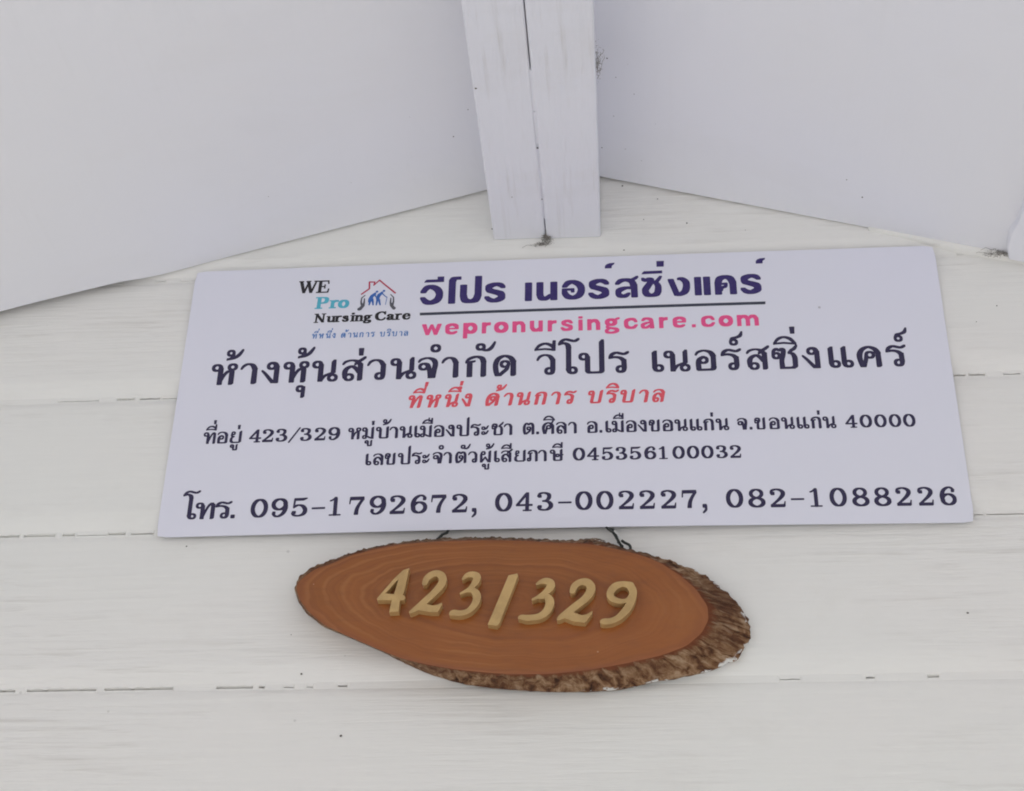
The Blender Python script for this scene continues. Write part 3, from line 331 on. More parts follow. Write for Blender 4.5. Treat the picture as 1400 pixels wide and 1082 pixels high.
# ---------------------------------------------------------------- materials
class M:
    def __init__(s, name, rough=0.6, spec=0.3):
        s.m = bpy.data.materials.new(name); s.m.use_nodes = True
        s.n, s.l = s.m.node_tree.nodes, s.m.node_tree.links
        s.b = s.n['Principled BSDF']
        s.b.inputs['Roughness'].default_value = rough
        s.b.inputs['Specular IOR Level'].default_value = spec
        s.tc = s.n.new('ShaderNodeTexCoord')
    def col(s, c): s.b.inputs['Base Color'].default_value = (*c, 1); return s
    def map(s, scale, src='Object', rot=(0, 0, 0), loc=(0, 0, 0)):
        k = s.n.new('ShaderNodeMapping'); k.inputs['Scale'].default_value = scale
        k.inputs['Rotation'].default_value = rot; k.inputs['Location'].default_value = loc
        s.l.new(s.tc.outputs[src], k.inputs['Vector']); return k.outputs[0]
    def noise(s, vec, scale=1.0, detail=4, rough=.55, dist=0.0):
        k = s.n.new('ShaderNodeTexNoise'); k.inputs['Scale'].default_value = scale
        k.inputs['Detail'].default_value = detail; k.inputs['Roughness'].default_value = rough
        k.inputs['Distortion'].default_value = dist
        s.l.new(vec, k.inputs['Vector']); return k.outputs[0]
    def ramp(s, src, stops):
        k = s.n.new('ShaderNodeValToRGB'); e = k.color_ramp.elements
        while len(e) < len(stops): e.new(0.5)
        for q, (p, c) in zip(e, stops):
            q.position = p; q.color = (*c, 1) if len(c) == 3 else c
        s.l.new(src, k.inputs[0]); return k.outputs[0]
    def rng(s, src, a, b, c=0.0, d=1.0):
        k = s.n.new('ShaderNodeMapRange'); k.inputs[1].default_value = a; k.inputs[2].default_value = b
        k.inputs[3].default_value = c; k.inputs[4].default_value = d
        s.l.new(src, k.inputs[0]); return k.outputs[0]
    def math(s, op, a, b=None):
        k = s.n.new('ShaderNodeMath'); k.operation = op
        for i, v in enumerate((a, b)):
            if v is None: continue
            if isinstance(v, (int, float)): k.inputs[i].default_value = v
            else: s.l.new(v, k.inputs[i])
        return k.outputs[0]
    def mix(s, fac, a, b, mode='MIX'):
        k = s.n.new('ShaderNodeMix'); k.data_type = 'RGBA'; k.blend_type = mode
        if isinstance(fac, (int, float)): k.inputs[0].default_value = fac
        else: s.l.new(fac, k.inputs[0])
        for i, v in ((6, a), (7, b)):
            if isinstance(v, tuple): k.inputs[i].default_value = (*v, 1)
            else: s.l.new(v, k.inputs[i])
        return k.outputs[2]
    def base(s, c): s.l.new(c, s.b.inputs['Base Color']); return s
    def bump(s, h, dist, strength=1.0, prev=None):
        k = s.n.new('ShaderNodeBump'); k.inputs['Distance'].default_value = dist; k.inputs['Strength'].default_value = strength
        s.l.new(h, k.inputs['Height'])
        if prev: s.l.new(prev, k.inputs['Normal'])
        s.l.new(k.outputs[0], s.b.inputs['Normal']); return k.outputs[0]
    def specks(s, scale, size, loc=(0, 0, 0)):
        # sparse small dots: 1 inside a dot
        k = s.n.new('ShaderNodeTexVoronoi'); k.inputs['Scale'].default_value = scale
        s.l.new(s.map((1, 1, 1), loc=loc), k.inputs['Vector'])
        sep = s.n.new('ShaderNodeSeparateColor'); s.l.new(k.outputs['Color'], sep.inputs[0])
        r = s.rng(sep.outputs[0], 0.80, 1.0, 0.0, size)
        d = s.math('SUBTRACT', r, k.outputs['Distance'])
        return s.rng(d, 0.0, size * .35)

def white_paint(name, base, warm, streak_axis='x', streak=1.0, speck=.5):
    m = M(name, 0.55, 0.35)
    big = m.noise(m.map((2.2, 2.2, 4.0)), 1.0, 3)
    c = m.mix(m.rng(big, .35, .68), base, warm)
    sc = (13, 40, 240) if streak_axis == 'x' else (150, 9, 150)
    st = m.noise(m.map(sc), 1.0, 5, .6, .25)
    patch = m.rng(m.noise(m.map((4, 4, 9), loc=(3, 1, 7)), 1.0, 3), .42, .60)
    sparse = m.math('MULTIPLY', m.rng(st, .56, .72), patch)
    c = m.mix(m.math('MULTIPLY', sparse, .30 * streak), c, (.42, .39, .34))
    gr = m.noise(m.map((7, 12, 16), loc=(9, 4, 1)), 1.0, 6, .68, .4)
    c = m.mix(m.rng(gr, .52, .74, 0, .05 + .15 * min(streak, 1)), c, (.60, .575, .52))
    dots = m.math('MAXIMUM', m.specks(24, .085), m.math('MULTIPLY', m.specks(60, .10, (3, 5, 2)), .7))
    c = m.mix(m.math('MULTIPLY', dots, speck), c, (.16, .15, .13))
    m.base(c)
    fine = m.noise(m.map((30, 200, 420) if streak_axis == 'x' else (420, 30, 420)), 1.0, 3)
    n1 = m.bump(m.math('MULTIPLY', st, m.rng(patch, 0, 1, .4, 1.0)), .0013 * streak, .9)
    n2 = m.bump(fine, .00008, .6, n1)
    m.bump(m.noise(m.map((9, 9, 14)), 1.0, 3), .0012, .5, n2)
    return m.m

WALL = white_paint('painted_siding', (.79, .79, .752), (.795, .778, .745), 'x', 1.0, .32)
SOFFIT = white_paint('painted_soffit_board', (.785, .79, .845), (.79, .79, .815), 'y', .12, .0)
BEAM = white_paint('painted_timber', (.77, .775, .825), (.755, .76, .81), 'y', 1.3, .0)

m = M('sign_sheet', .42, .4)
c = m.mix(m.rng(m.noise(m.map((5, 5, 5)), 1.0, 3), .35, .7), (.74, .74, .83), (.735, .74, .81))
c = m.mix(m.math('MULTIPLY', m.specks(34, .05), .55), c, (.3, .28, .3))
m.base(c); m.bump(m.noise(m.map((6, 6, 6)), 1.0, 2), .0015, .25); SHEET = m.m

def ink(name, col, var=.12):
    m = M(name, .45, .35)
    n = m.noise(m.map((260, 260, 260)), 1.0, 3)
    m.base(m.mix(m.rng(n, .35, .7, 0, var), col, tuple(min(1, q * 1.8 + .05) for q in col)))
    return m.m
NAVY = ink('navy_ink', (.036, .022, .13)); DARK = ink('dark_ink', (.028, .022, .064)); RULE = ink('rule_ink', (.045, .05, .075))
PINK = ink('pink_ink', (.78, .085, .25)); RED = ink('red_ink', (.72, .09, .12)); BLUE = ink('blue_ink', (.10, .22, .50))
BLACK = ink('black_ink', (.018, .016, .02)); TEAL = ink('teal_ink', (.09, .42, .55)); CRIMSON = ink('crimson_ink', (.45, .035, .08))
FIGB = ink('figure_blue_ink', (.04, .13, .42)); GREY = ink('grey_ink', (.09, .09, .11))

# cut face of the wooden slice: growth rings follow the outline
m = M('varnished_slice_face', .33, .5)
uv = m.n.new('ShaderNodeSeparateXYZ'); m.l.new(m.tc.outputs['UV'], uv.inputs[0])
r = uv.outputs['X']
wob = m.noise(m.map((14, 14, 22)), 1.0, 3, .5)
rr = m.math('ADD', r, m.math('MULTIPLY', wob, .30))
cmb = m.n.new('ShaderNodeCombineXYZ'); m.l.new(m.math('MULTIPLY', rr, 15.0), cmb.inputs[0])
rings = m.noise(cmb.outputs[0], 1.0, 3, .6)
cm2 = m.n.new('ShaderNodeCombineXYZ'); m.l.new(m.math('MULTIPLY', rr, 90.0), cm2.inputs[0])
rings2 = m.noise(cm2.outputs[0], 1.0, 2, .6)
blotch = m.noise(m.map((9, 9, 12), loc=(1, 0, 2)), 1.0, 4)
c = m.mix(m.rng(blotch, .3, .7), (.285, .085, .015), (.235, .075, .014))
c = m.mix(m.rng(rings, .45, .68, 0, .6), c, (.34, .118, .025))
c = m.mix(m.rng(rings, .46, .30, 0, .5), c, (.175, .050, .014))
c = m.mix(m.rng(rings2, .55, .8, 0, .12), c, (.36, .14, .035))
ph = m.math('SINE', m.math('MULTIPLY', rr, 62.0))
ln = m.math('MULTIPLY', m.rng(ph, .55, 1.0), m.rng(m.noise(m.map((11, 11, 11), loc=(5, 1, 3)), 1.0, 2), .47, .60))
ln = m.math('MULTIPLY', ln, m.rng(r, .38, .55))
c = m.mix(m.math('MULTIPLY', ln, .36), c, (.42, .175, .05))
grain = m.noise(m.map((60, 220, 260)), 1.0, 5, .65)
c = m.mix(m.rng(grain, .5, .75, 0, .38), c, (.17, .055, .016))
c = m.mix(m.rng(m.noise(m.map((5, 5, 9), loc=(8, 2, 2)), 1.0, 3), .5, .68, 0, .5), c, (.35, .125, .03))
c = m.mix(m.rng(r, .93, 1.0, 0, .4), c, (.19, .050, .018))
c = m.mix(m.math('MULTIPLY', m.specks(70, .07), .6), c, (.55, .34, .20))
m.base(c)
n1 = m.bump(rings, .0006, .5); m.bump(grain, .0002, .4, n1); FACE_M = m.m

m = M('rough_bark', .85, .2)
uv = m.n.new('ShaderNodeSeparateXYZ'); m.l.new(m.tc.outputs['UV'], uv.inputs[0])
t = uv.outputs['Y']
mp = m.n.new('ShaderNodeMapping'); mp.inputs['Scale'].default_value = (120, 2.0, 1); m.l.new(m.tc.outputs['UV'], mp.inputs['Vector'])
s1 = m.noise(mp.outputs[0], 1.0, 5, .65, .6)
s2 = m.noise(m.map((160, 160, 160)), 1.0, 4, .6)
s3 = m.noise(m.map((30, 30, 30), loc=(2, 2, 2)), 1.0, 3)
c = m.ramp(m.math('ADD', m.math('MULTIPLY', s1, .72), m.math('MULTIPLY', s2, .28)),
           [(.36, (.030, .014, .008)), (.45, (.13, .058, .028)), (.52, (.25, .14, .072)), (.64, (.43, .30, .19))])
c = m.mix(m.rng(s3, .45, .62, 0, .6), c, (.12, .050, .026))
tt = m.math('ADD', t, m.math('MULTIPLY', m.math('SUBTRACT', s1, .5), .35))
c = m.mix(m.rng(tt, .15, .03), c, (.17, .055, .024))
up = m.n.new('ShaderNodeSeparateXYZ'); g = m.n.new('ShaderNodeNewGeometry'); m.l.new(g.outputs['Position'], up.inputs[0])
ob = m.n.new('ShaderNodeSeparateXYZ'); m.l.new(m.tc.outputs['Object'], ob.inputs[0])
c = m.mix(m.rng(ob.outputs[2], .042, .065, 0, .75), c, (.13, .115, .09))
fl = m.math('MULTIPLY', m.rng(t, .74, .80), m.rng(m.noise(m.map((130, 130, 130), loc=(4, 4, 4)), 1.0, 4), .53, .56))
fl = m.math('MULTIPLY', fl, m.rng(ob.outputs[0], .015, .03))
c = m.mix(fl, c, (.75, .74, .71))
m.base(c); n1 = m.bump(s1, .0034, 1.0); m.bump(s2, .0009, .8, n1); BARK = m.m

m = M('gold_numeral', .42, .5)
n_ = m.noise(m.map((90, 90, 90)), 1.0, 4)
m.base(m.mix(m.rng(n_, .35, .7), (.55, .365, .150), (.42, .27, .11)))
m.b.inputs['Metallic'].default_value = .15
m.bump(n_, .0003, .5); GOLD = m.m
m = M('black_wire', .45, .5); n_ = m.noise(m.map((300, 300, 300))); m.base(m.mix(n_, (.010, .012, .010), (.03, .035, .03))); WIRE = m.m
m = M('grey_cobweb', .95, .1); n_ = m.noise(m.map((400, 400, 400))); m.base(m.mix(n_, (.17, .155, .14), (.42, .40, .37))); WEB = m.m
m = M('dirt_grain', .9, .1); n_ = m.noise(m.map((900, 900, 900))); m.base(m.mix(n_, (.05, .045, .04), (.16, .14, .12))); DIRT = m.m
m = M('pale_concrete', .9, .2)
c = m.mix(m.rng(m.noise(m.map((.7, .7, .7)), 1.0, 5), .35, .65), (.45, .45, .44), (.37, .375, .37))
m.base(c); m.bump(m.noise(m.map((60, 60, 60)), 1.0, 4), .002, .5); GROUND = m.m
m = M('roof_metal', .5, .4); m.base(m.mix(m.noise(m.map((3, 3, 3))), (.30, .31, .33), (.38, .38, .40))); ROOF = m.m
m = M('bare_board', .85, .2); m.base(m.mix(m.noise(m.map((8, 8, 60))), (.16, .11, .07), (.26, .19, .13))); BOARD = m.m
m = M('clear_tape', .3, .5); m.base(m.mix(m.noise(m.map((200, 200, 200))), (.74, .74, .72), (.62, .62, .60))); TAPE = m.m

# ---------------------------------------------------------------- object helpers
COL = scene.collection
def tag(o, label=None, cat=None, group=None, kind=None):
    if label: o['label'] = label
    if cat: o['category'] = cat
    if group: o['group'] = group
    if kind: o['kind'] = kind
    return o
def empty(name, loc):
    o = bpy.data.objects.new(name, None); o.location = loc; o.empty_display_size = .02
    COL.objects.link(o); return o
def mesh(name, verts, faces, mat, parent=None, origin=None, smooth=False, uvs=None):
    og = Vector(parent.location) if parent and parent.parent is None else Vector((0, 0, 0))
    if parent and parent.parent: og = Vector(parent.parent.location)
    if origin is not None: og = Vector(origin)
    me = bpy.data.meshes.new(name)
    me.from_pydata([tuple(Vector(v) - og) for v in verts], [], faces)
    if uvs:
        lay = me.uv_layers.new(name='UVMap')
        for lp in me.loops: lay.data[lp.index].uv = uvs[lp.vertex_index]
    if smooth: me.polygons.foreach_set('use_smooth', [True] * len(me.polygons))
    me.materials.append(mat); me.update()
    o = bpy.data.objects.new(name, me); COL.objects.link(o)
    if parent: o.parent = parent
    elif origin is not None: o.location = origin
    return o
def bevel(o, w, seg=2):
    b = o.modifiers.new('edge', 'BEVEL'); b.width = w; b.segments = seg; b.limit_method = 'ANGLE'; b.angle_limit = math.radians(40); return o
def tube_geo(path, rad, n=8):
    """path of 3D points -> verts, faces of a closed tube"""
    V, Fc = [], []
    pts = [Vector(p) for p in path]
    for i, p in enumerate(pts):
        d = (pts[min(i + 1, len(pts) - 1)] - pts[max(i - 1, 0)]).normalized()
        a = d.orthogonal().normalized() if i == 0 else (a - d * a.dot(d)).normalized()
        b = d.cross(a)
        rr = rad[i] if isinstance(rad, (list, tuple)) else rad
        for k in range(n):
            t = 2 * math.pi * k / n
            V.append(p + (a * math.cos(t) + b * math.sin(t)) * rr)
    for i in range(len(pts) - 1):
        for k in range(n):
            Fc.append((i * n + k, i * n + (k + 1) % n, (i + 1) * n + (k + 1) % n, (i + 1) * n + k))
    Fc.append(tuple(range(n))[::-1]); Fc.append(tuple((len(pts) - 1) * n + k for k in range(n)))
    return V, Fc
def join_geo(parts):
    V, Fc = [], []
    for v, f in parts:
        o = len(V); V += list(v); Fc += [tuple(i + o for i in q) for q in f]
    return V, Fc
def box_geo(x0, x1, y0, y1, z0, z1):
    V = [(x, y, z) for x in (x0, x1) for y in (y0, y1) for z in (z0, z1)]
    return V, [(0, 1, 3, 2), (4, 6, 7, 5), (0, 4, 5, 1), (2, 3, 7, 6), (0, 2, 6, 4), (1, 5, 7, 3)]
def union2d(polys, eps=1e-5):
    """merge overlapping convex pieces into one flat triangulation"""
    vs, fs = [], []
    for q in polys:
        fs.append(list(range(len(vs), len(vs) + len(q)))); vs += [Vector(p) for p in q]
    v, e, f, ov, oe, of = delaunay_2d_cdt(vs, [], fs, 0, eps)
    return v, [t for t, o in zip(f, of) if o]

# ---------------------------------------------------------------- ground
g = mesh('ground', [(-60, -60, -2.2), (60, -60, -2.2), (60, 60, -2.2), (-60, 60, -2.2)], [(0, 1, 2, 3)], GROUND)
tag(g, kind='structure')

# ---------------------------------------------------------------- plank wall
JY, LIP = .0056, .0012
wall = empty('plank_wall', (0, 0.01, -2.195))
tag(wall, 'white painted wall of wide horizontal boards behind the printed sign', 'wall')
zs = [j[0] / 1000 for j in JOINTS][::-1]
SP = .1199
joints = [zs[0] - SP * k for k in range(16, 0, -1)] + zs + [zs[-1] + SP * k for k in range(1, 6)]
X0, X1 = -2.0, 2.0
xs = [X0 + (X1 - X0) * i / 100 for i in range(101)]
def plank(z0, z1, seed):
    prof = [(.016, z0 + .0009), (JY, z0 + .0009), (JY - .0008, z0 + .0024), (LIP + .0014, z0 + .0110), (LIP + .0003, z0 + .0155), (LIP, z0 + .0185),
            (LIP + .0002, z0 + .023), (LIP + .0005, z0 + .037), (LIP + .0016, z0 + .075), (LIP + .0028, z1 - .008), (JY - .0010, z1 - .0028), (JY + .0002, z1 - .0009), (.016, z1 - .0009)]
    V, Fc = [], []
    n = len(prof)
    for x in xs:
        for k, (y, z) in enumerate(prof):
            w = noise.noise(Vector((x * 6, seed * 3.1, k * .6)))
            V.append((x, y + (.00035 * w if 2 < k < 11 else 0), z + (.00035 * noise.noise(Vector((x * 25, seed, 0))) if k in (2, 3, 4, 10) else 0)))
    for i in range(len(xs) - 1):
        for k in range(n - 1):
            Fc.append((i * n + k, (i + 1) * n + k, (i + 1) * n + k + 1, i * n + k + 1))
    Fc.append(tuple(range(n))[::-1]); Fc.append(tuple((len(xs) - 1) * n + k for k in range(n)))
    return V, Fc
for i, (a, b) in enumerate(zip(joints, joints[1:])):
    v, f = plank(a, b, i)
    mesh('plank', v, f, WALL, wall, smooth=True)
# paint that has run into the joints; where it is missing the joint stays open
def beads(z, gaps, seed):
    rnd = random.Random(seed)
    parts = []
    surf = [(-.0034, JY - .0006), (-.0022, JY - .00085), (-.0008, JY - .0008), (.0010, JY - .0008), (.0024, JY - .00085), (.0034, JY - .00095), (.0044, JY - .00115)]
    def strip(a, b, z0, z1, notch=.0004, rag=0.0):
        if b - a < .0002: return
        zz = [z0 + (z1 - z0) * k / 6 for k in range(7)]
        def ys(dz):
            for (p, q), (p2, q2) in zip(surf, surf[1:]):
                if dz <= p2: return q + (q2 - q) * max(0, (dz - p) / (p2 - p))
            return surf[-1][1]
        n = max(2, int((b - a) / .0015)); V = []; Fc = []; m_ = 9
        for i in range(n + 1):
            x = a + (b - a) * i / n
            e = rag * noise.noise(Vector((x * 190, seed, 1)))
            endt = notch if i in (0, n) else 0
            V.append((x, .012, zz[0]))
            for k, zk in enumerate(zz): V.append((x, ys(zk - z) + endt, zk + (e if (k == 6 and z1 < z) or (k == 0 and z0 > z - .002) else 0)))
            V.append((x, .012, zz[-1]))
        for i in range(n):
            for k in range(m_ - 1):
                Fc.append((i * m_ + k, i * m_ + k + 1, (i + 1) * m_ + k + 1, (i + 1) * m_ + k))
        Fc.append(tuple(range(m_))[::-1]); Fc.append(tuple(n * m_ + k for k in range(m_)))
        parts.append((V, Fc))
    x = X0
    for a, b, w in gaps:
        strip(x, a, z - .0034, z + .0044)
        o_ = w * .00145                   # the slit that stays open, as tall as the missing paint
        strip(a, b, z - .0034, z - .0009, 0.0, .00012); strip(a, b, z - .0009 + o_, z + .0044, 0.0, .0009 * w)
        x = b
    strip(x, X1, z - .0034, z + .0044)
    return join_geo(parts)
for i, z in enumerate(joints[1:-1]):
    mine = [j for j in JOINTS if abs(j[0] / 1000 - z) < 1e-6]
    rnd = random.Random(i)
    gaps = [(a / 1000, b / 1000, w) for a, b, w in mine[0][1]] if mine else []
    lo, hi = (gaps[0][0], gaps[-1][1]) if gaps else (.0, .0)
    extra = []
    x = X0 + .02
    while x < X1 - .1:
        L_ = rnd.uniform(.01, .09)
        if x + L_ < lo - .02 or x > hi + .02: extra.append((x, x + L_, rnd.choice((.5, .8, 1.3, 1.5))))
        x += L_ + rnd.uniform(.01, .12)
    gaps = sorted(extra + gaps)
    v, f = beads(z, gaps, i)
    mesh('joint_filler', v, f, WALL, wall, smooth=False)
v, f = box_geo(X0, X1, .018, .04, -2.195, joints[-1]); mesh('backing_board', v, f, BOARD, wall)
# ---------------------------------------------------------------- overhang: two sloping soffit boards under a closed roof
OV = 2.2                                    # roof reach from the wall, lengthened out of view to block sky light
def slope_geo(xa, za, xb, zb, y0, y1, th, nx=2):
    """board following a slope in x, from y0 (wall) to y1 (front); underside at the given heights"""
    V = []
    for i in range(nx + 1):
        x = xa + (xb - xa) * i / nx; z = za + (zb - za) * i / nx
        for y in (y0, y1): V += [(x, y, z), (x, y, z + th)]
    Fc = []
    for i in range(nx):
        a, b = 4 * i, 4 * (i + 1)
        Fc += [(a, a + 2, b + 2, b), (a + 1, b + 1, b + 3, a + 3), (a, b, b + 1, a + 1), (a + 2, a + 3, b + 3, b + 2)]
    Fc += [(0, 1, 3, 2), (4 * nx, 4 * nx + 2, 4 * nx + 3, 4 * nx + 1)]
    return V, Fc
sl = (.19953 - .08565) / .3986; sr = (.20806 - .14539) / .21014
zl = lambda x: .08565 + (x + .45899) * sl
zr = lambda x: .20806 - (x - .04125) * sr
V, Fc = [], []
edge = [(-1.9, -.0055), (-.60, -.0055), (-.42, -.0052), (-.362, -.0036), (-.345, -.0008), (-.33, .0006), (-.30, .0006), (-.27, .0001), (-.19, -.0002), (-.10, -.0001), (-.02, -.0004)]
for x, ye in edge:
    for y in (ye, -OV):
        V += [(x, y, zl(x)), (x, y, zl(x) + .008)]
for i in range(len(edge) - 1):
    a, b = 4 * i, 4 * (i + 1)
    Fc += [(a, a + 2, b + 2, b), (a + 1, b + 1, b + 3, a + 3), (a, b, b + 1, a + 1), (a + 2, a + 3, b + 3, b + 2)]
i = 4 * (len(edge) - 1)
Fc += [(0, 1, 3, 2), (i, i + 2, i + 3, i + 1)]
v, f = V, Fc
o = mesh('soffit_panel', v, f, SOFFIT, origin=(-.45, 0, .08)); o.data.transform(Matrix.Identity(4))
tag(o, 'smooth white soffit board rising to the doubled beam from the left', 'panel')
v, f = slope_geo(.008, zr(.008), 1.9, zr(1.9), .0002, -OV, .008, 6)
o = mesh('soffit_panel', v, f, SOFFIT, origin=(.35, 0, .12))
tag(o, 'smooth white soffit board falling away to the right of the doubled beam', 'panel')
seal = empty('painted_seam', (.32, 0, .13)); tag(seal, 'bead of white paint sealing the right soffit board to the wall above the sign corner', 'sealant')
V = []; Fc = []
n = 24
for i in range(n + 1):
    x = .2514 + (1.0 - .2514) * (i / n) ** 1.3; z = zr(x)
    w = .0012 + .0022 * min(1, i / 4)
    for dy, dz in ((0.004, .006), (-.0010, .0012), (-.0008, -.0010 - w * .2), (.0006, -.0012 - w * .8), (.0060, -.0016 - w)):
        V.append((x, dy, z + dz))
for i in range(n):
    for k in range(4): Fc.append((i * 5 + k, i * 5 + k + 1, (i + 1) * 5 + k + 1, (i + 1) * 5 + k))
Fc.append((4, 3, 2, 1, 0)); Fc.append(tuple(n * 5 + k for k in range(5)))
mesh('paint_bead', V, Fc, WALL, seal, smooth=True)
roof = empty('roof', (0, -.3, .33)); tag(roof, 'unseen low pitched roof closing the white gable overhang against light', 'roof')  # unseen sheets and boards, added so no light leaks in above the soffits
v, f = slope_geo(-2.05, zl(-2.05) + .11, 0.0, zl(0) + .11, .5, -OV - .06, .02, 2); mesh('roof_sheet', v, f, ROOF, roof)
v, f = slope_geo(.0005, zr(0.0) + .115, 2.05, zr(2.05) + .115, .5, -OV - .06, .02, 2); mesh('roof_sheet', v, f, ROOF, roof)
v, f = slope_geo(-1.95, zl(-1.95) - .02, -.0005, zl(0) - .02, -OV - .002, -OV - .022, .128, 2); mesh('barge_board', v, f, BEAM, roof)
v, f = slope_geo(.0005, zr(0.0) - .02, 1.95, zr(1.95) - .02, -OV - .002, -OV - .022, .128, 2); mesh('barge_board', v, f, BEAM, roof)

# ---------------------------------------------------------------- doubled ridge beam
def beam(name, xa0, xb0, xa1, xb1, z0, y0, seed, label):
    """timber from the wall (y0) outwards; xa/xb its sides at the wall and at the front"""
    n = 30; V, Fc = [], []
    top = .262
    for i in range(n + 1):
        t = i / n; y = y0 + (-OV + .002 - y0) * t
        wa = .0004 * noise.noise(Vector((y * 14, seed, 0))); wb = .0004 * noise.noise(Vector((y * 14, seed + 5, 0)))
        a = xa0 + (xa1 - xa0) * t + wa; b = xb0 + (xb1 - xb0) * t + wb
        z = z0 + .0005 * noise.noise(Vector((y * 8, seed, 4)))
        c = .0016
        for x, zz in ((a, top), (a, z + c), (a + c * .35, z + c * .35), (a + c, z), (b - c, z), (b - c * .35, z + c * .35), (b, z + c), (b, top)): V.append((x, y, zz))
    for i in range(n):
        for k in range(8): Fc.append((i * 8 + k, i * 8 + (k + 1) % 8, (i + 1) * 8 + (k + 1) % 8, (i + 1) * 8 + k))
    Fc.append(tuple(range(8))[::-1]); Fc.append(tuple(n * 8 + k for k in range(8)))
    o = mesh(name, V, Fc, BEAM, origin=((xa0 + xb0) / 2, -OV / 2, z0))
    tag(o, label, 'beam', 'pair of white timbers side by side under the ridge')
    return o
beam('ridge_beam', -.0532, -.0104, -.0532, -.0102, .1472, .001, 1, 'white painted timber, left one of the pair above the sign')
beam('ridge_beam', -.0096, .0350, -.0093, .0550, .1464, .001, 9, 'white painted timber, right one of the pair above the sign')
# paint closing part of the slit between the two timbers
V, Fc = [], []
pb = []
for a, b, z_ in ((-.114, -.150, .1473), (-.151, -.194, .1474), (-.022, -.060, .1488), (-.0606, -.112, .1484), (-.30, -.62, .1480), (-.66, -1.1, .1478)):
    pb.append(box_geo(-.0107, -.0092, b, a, z_, z_ + .003))
v, f = join_geo(pb)
s = mesh('paint_strip', v, f, BEAM, origin=(-.01, -.1, .148)); tag(s, 'thin line of white paint bridging the slit between the two ridge timbers', 'paint')
# thin cover strip under the right soffit, close to the wall
V = []
cs = [(.3575, -.001), (.3560, -.006), (.3540, -.016), (.3535, -.030), (.3560, -.045), (.3575, -.08), (.3575, -OV + .01)]
V = []
for x, y in cs:
    for q, xx in ((0, x), (1, x), (2, .42), (3, .42)):
        z = zr(xx)
        V.append((xx, y, z - (.0068 if q in (0, 3) else -.001)) if q in (0, 1) else (xx, y, z - (.0068 if q == 3 else -.001)))
Fc = []
for i in range(len(cs) - 1):
    for k in range(4): Fc.append((i * 4 + k, i * 4 + (k + 1) % 4, (i + 1) * 4 + (k + 1) % 4, (i + 1) * 4 + k))
Fc.append((3, 2, 1, 0)); Fc.append(tuple((len(cs) - 1) * 4 + k for k in range(4)))
o = mesh('cover_strip', V, Fc, SOFFIT, origin=(.38, -.1, .11)); bevel(o, .0012)
tag(o, 'thin white cover strip under the right soffit, cobweb at its wall end', 'strip')

# ---------------------------------------------------------------- printed sign
sign = empty('printed_sign', (0, 0, -.124))
tag(sign, 'wide pale lavender printed sign with Thai lettering and telephone numbers', 'sign')
def bulge(u, v):
    s_ = min(1, max(0, (u + .30) / .60)); t_ = min(1, max(0, (.124 - v) / .248))
    return .0038 * math.sin(math.pi * s_) ** 1.2 * (.25 + .75 * t_ ** 1.3)
nu, nv = 72, 24
C4 = [(a / 1000, b / 1000) for a, b in SIGN]
V, Fc = [], []
for side in (0, 1):
    for j in range(nv + 1):
        for i in range(nu + 1):
            a, b = i / nu, j / nv
            x = (C4[0][0] * (1 - a) + C4[1][0] * a) * (1 - b) + (C4[3][0] * (1 - a) + C4[2][0] * a) * b
            z = (C4[0][1] * (1 - a) + C4[1][1] * a) * (1 - b) + (C4[3][1] * (1 - a) + C4[2][1] * a) * b
            if i in (0, nu) and j in (0, nv): x += .0012 * (1 if i == 0 else -1); z += .0012 * (-1 if j == 0 else 1)
            V.append((x, -bulge(x, z) + side * .0005, z))
q = (nu + 1) * (nv + 1)
for j in range(nv):
    for i in range(nu):
        a = j * (nu + 1) + i
        Fc.append((a, a + nu + 1, a + nu + 2, a + 1)); Fc.append((q + a, q + a + 1, q + a + nu + 2, q + a + nu + 1))
ring = [i for i in range(nu + 1)] + [j * (nu + 1) + nu for j in range(1, nv + 1)] + [nv * (nu + 1) + i for i in range(nu - 1, -1, -1)] + [j * (nu + 1) for j in range(nv - 1, 0, -1)]
for a, b in zip(ring, ring[1:] + ring[:1]): Fc.append((a, b, q + b, q + a))
mesh('sheet', V, Fc, SHEET, sign, smooth=False)

FONTS = {'T': T, 'N': N, 'B': B, 'L': L, 'Z': Z}
_cache = {}
def glyph_mesh(font, ch, bold):
    k = (font, ch, bold)
    if k not in _cache: _cache[k] = union2d(pieces(FONTS[font][ch], bold), 1e-4)
    return _cache[k]
PRINT = .00012
def lettering(name, key, mat, shear=0.0, label=None, bold=0.0, lift=0.0):
    V, Fc = [], []
    for k, (font, ch, u0, v0, sx, sy) in enumerate(LINES[key]):
        vv, ff = glyph_mesh(font, ch, bold)
        o_ = len(V)
        for p in vv:
            x = (u0 + (p.x + shear * p.y) * sx / 100) / 1000; z = (v0 + p.y * sy / 100) / 1000
            V.append((x, -bulge(x, z) - PRINT - lift - .000012 * (k % 3), z))
        for t_ in ff: Fc.append(tuple(i + o_ for i in t_[::-1]) if orient(vv, t_) < 0 else tuple(i + o_ for i in t_))
    o = mesh(name, V, Fc, mat, sign)
    if label: o['label'] = label
    return o
def orient(vv, t_):
    a, b, c = (vv[i] for i in t_[:3]); return (b - a).cross(c - a)
lettering('heading_lettering', 'navy_heading', NAVY, bold=1.2, label='large bold navy Thai heading above the rule')
lettering('web_address_lettering', 'pink_web_address', PINK, bold=0.8, label='bold pink web address under the rule')
lettering('company_name_lettering', 'company_name', DARK, bold=1.3, label='largest line of dark Thai lettering')
lettering('slogan_lettering', 'red_slogan', RED, shear=.25, bold=3, label='slanted red line of Thai lettering')
lettering('address_lettering', 'address_line', DARK, bold=2.2, label='line of small dark lettering giving the postal address')
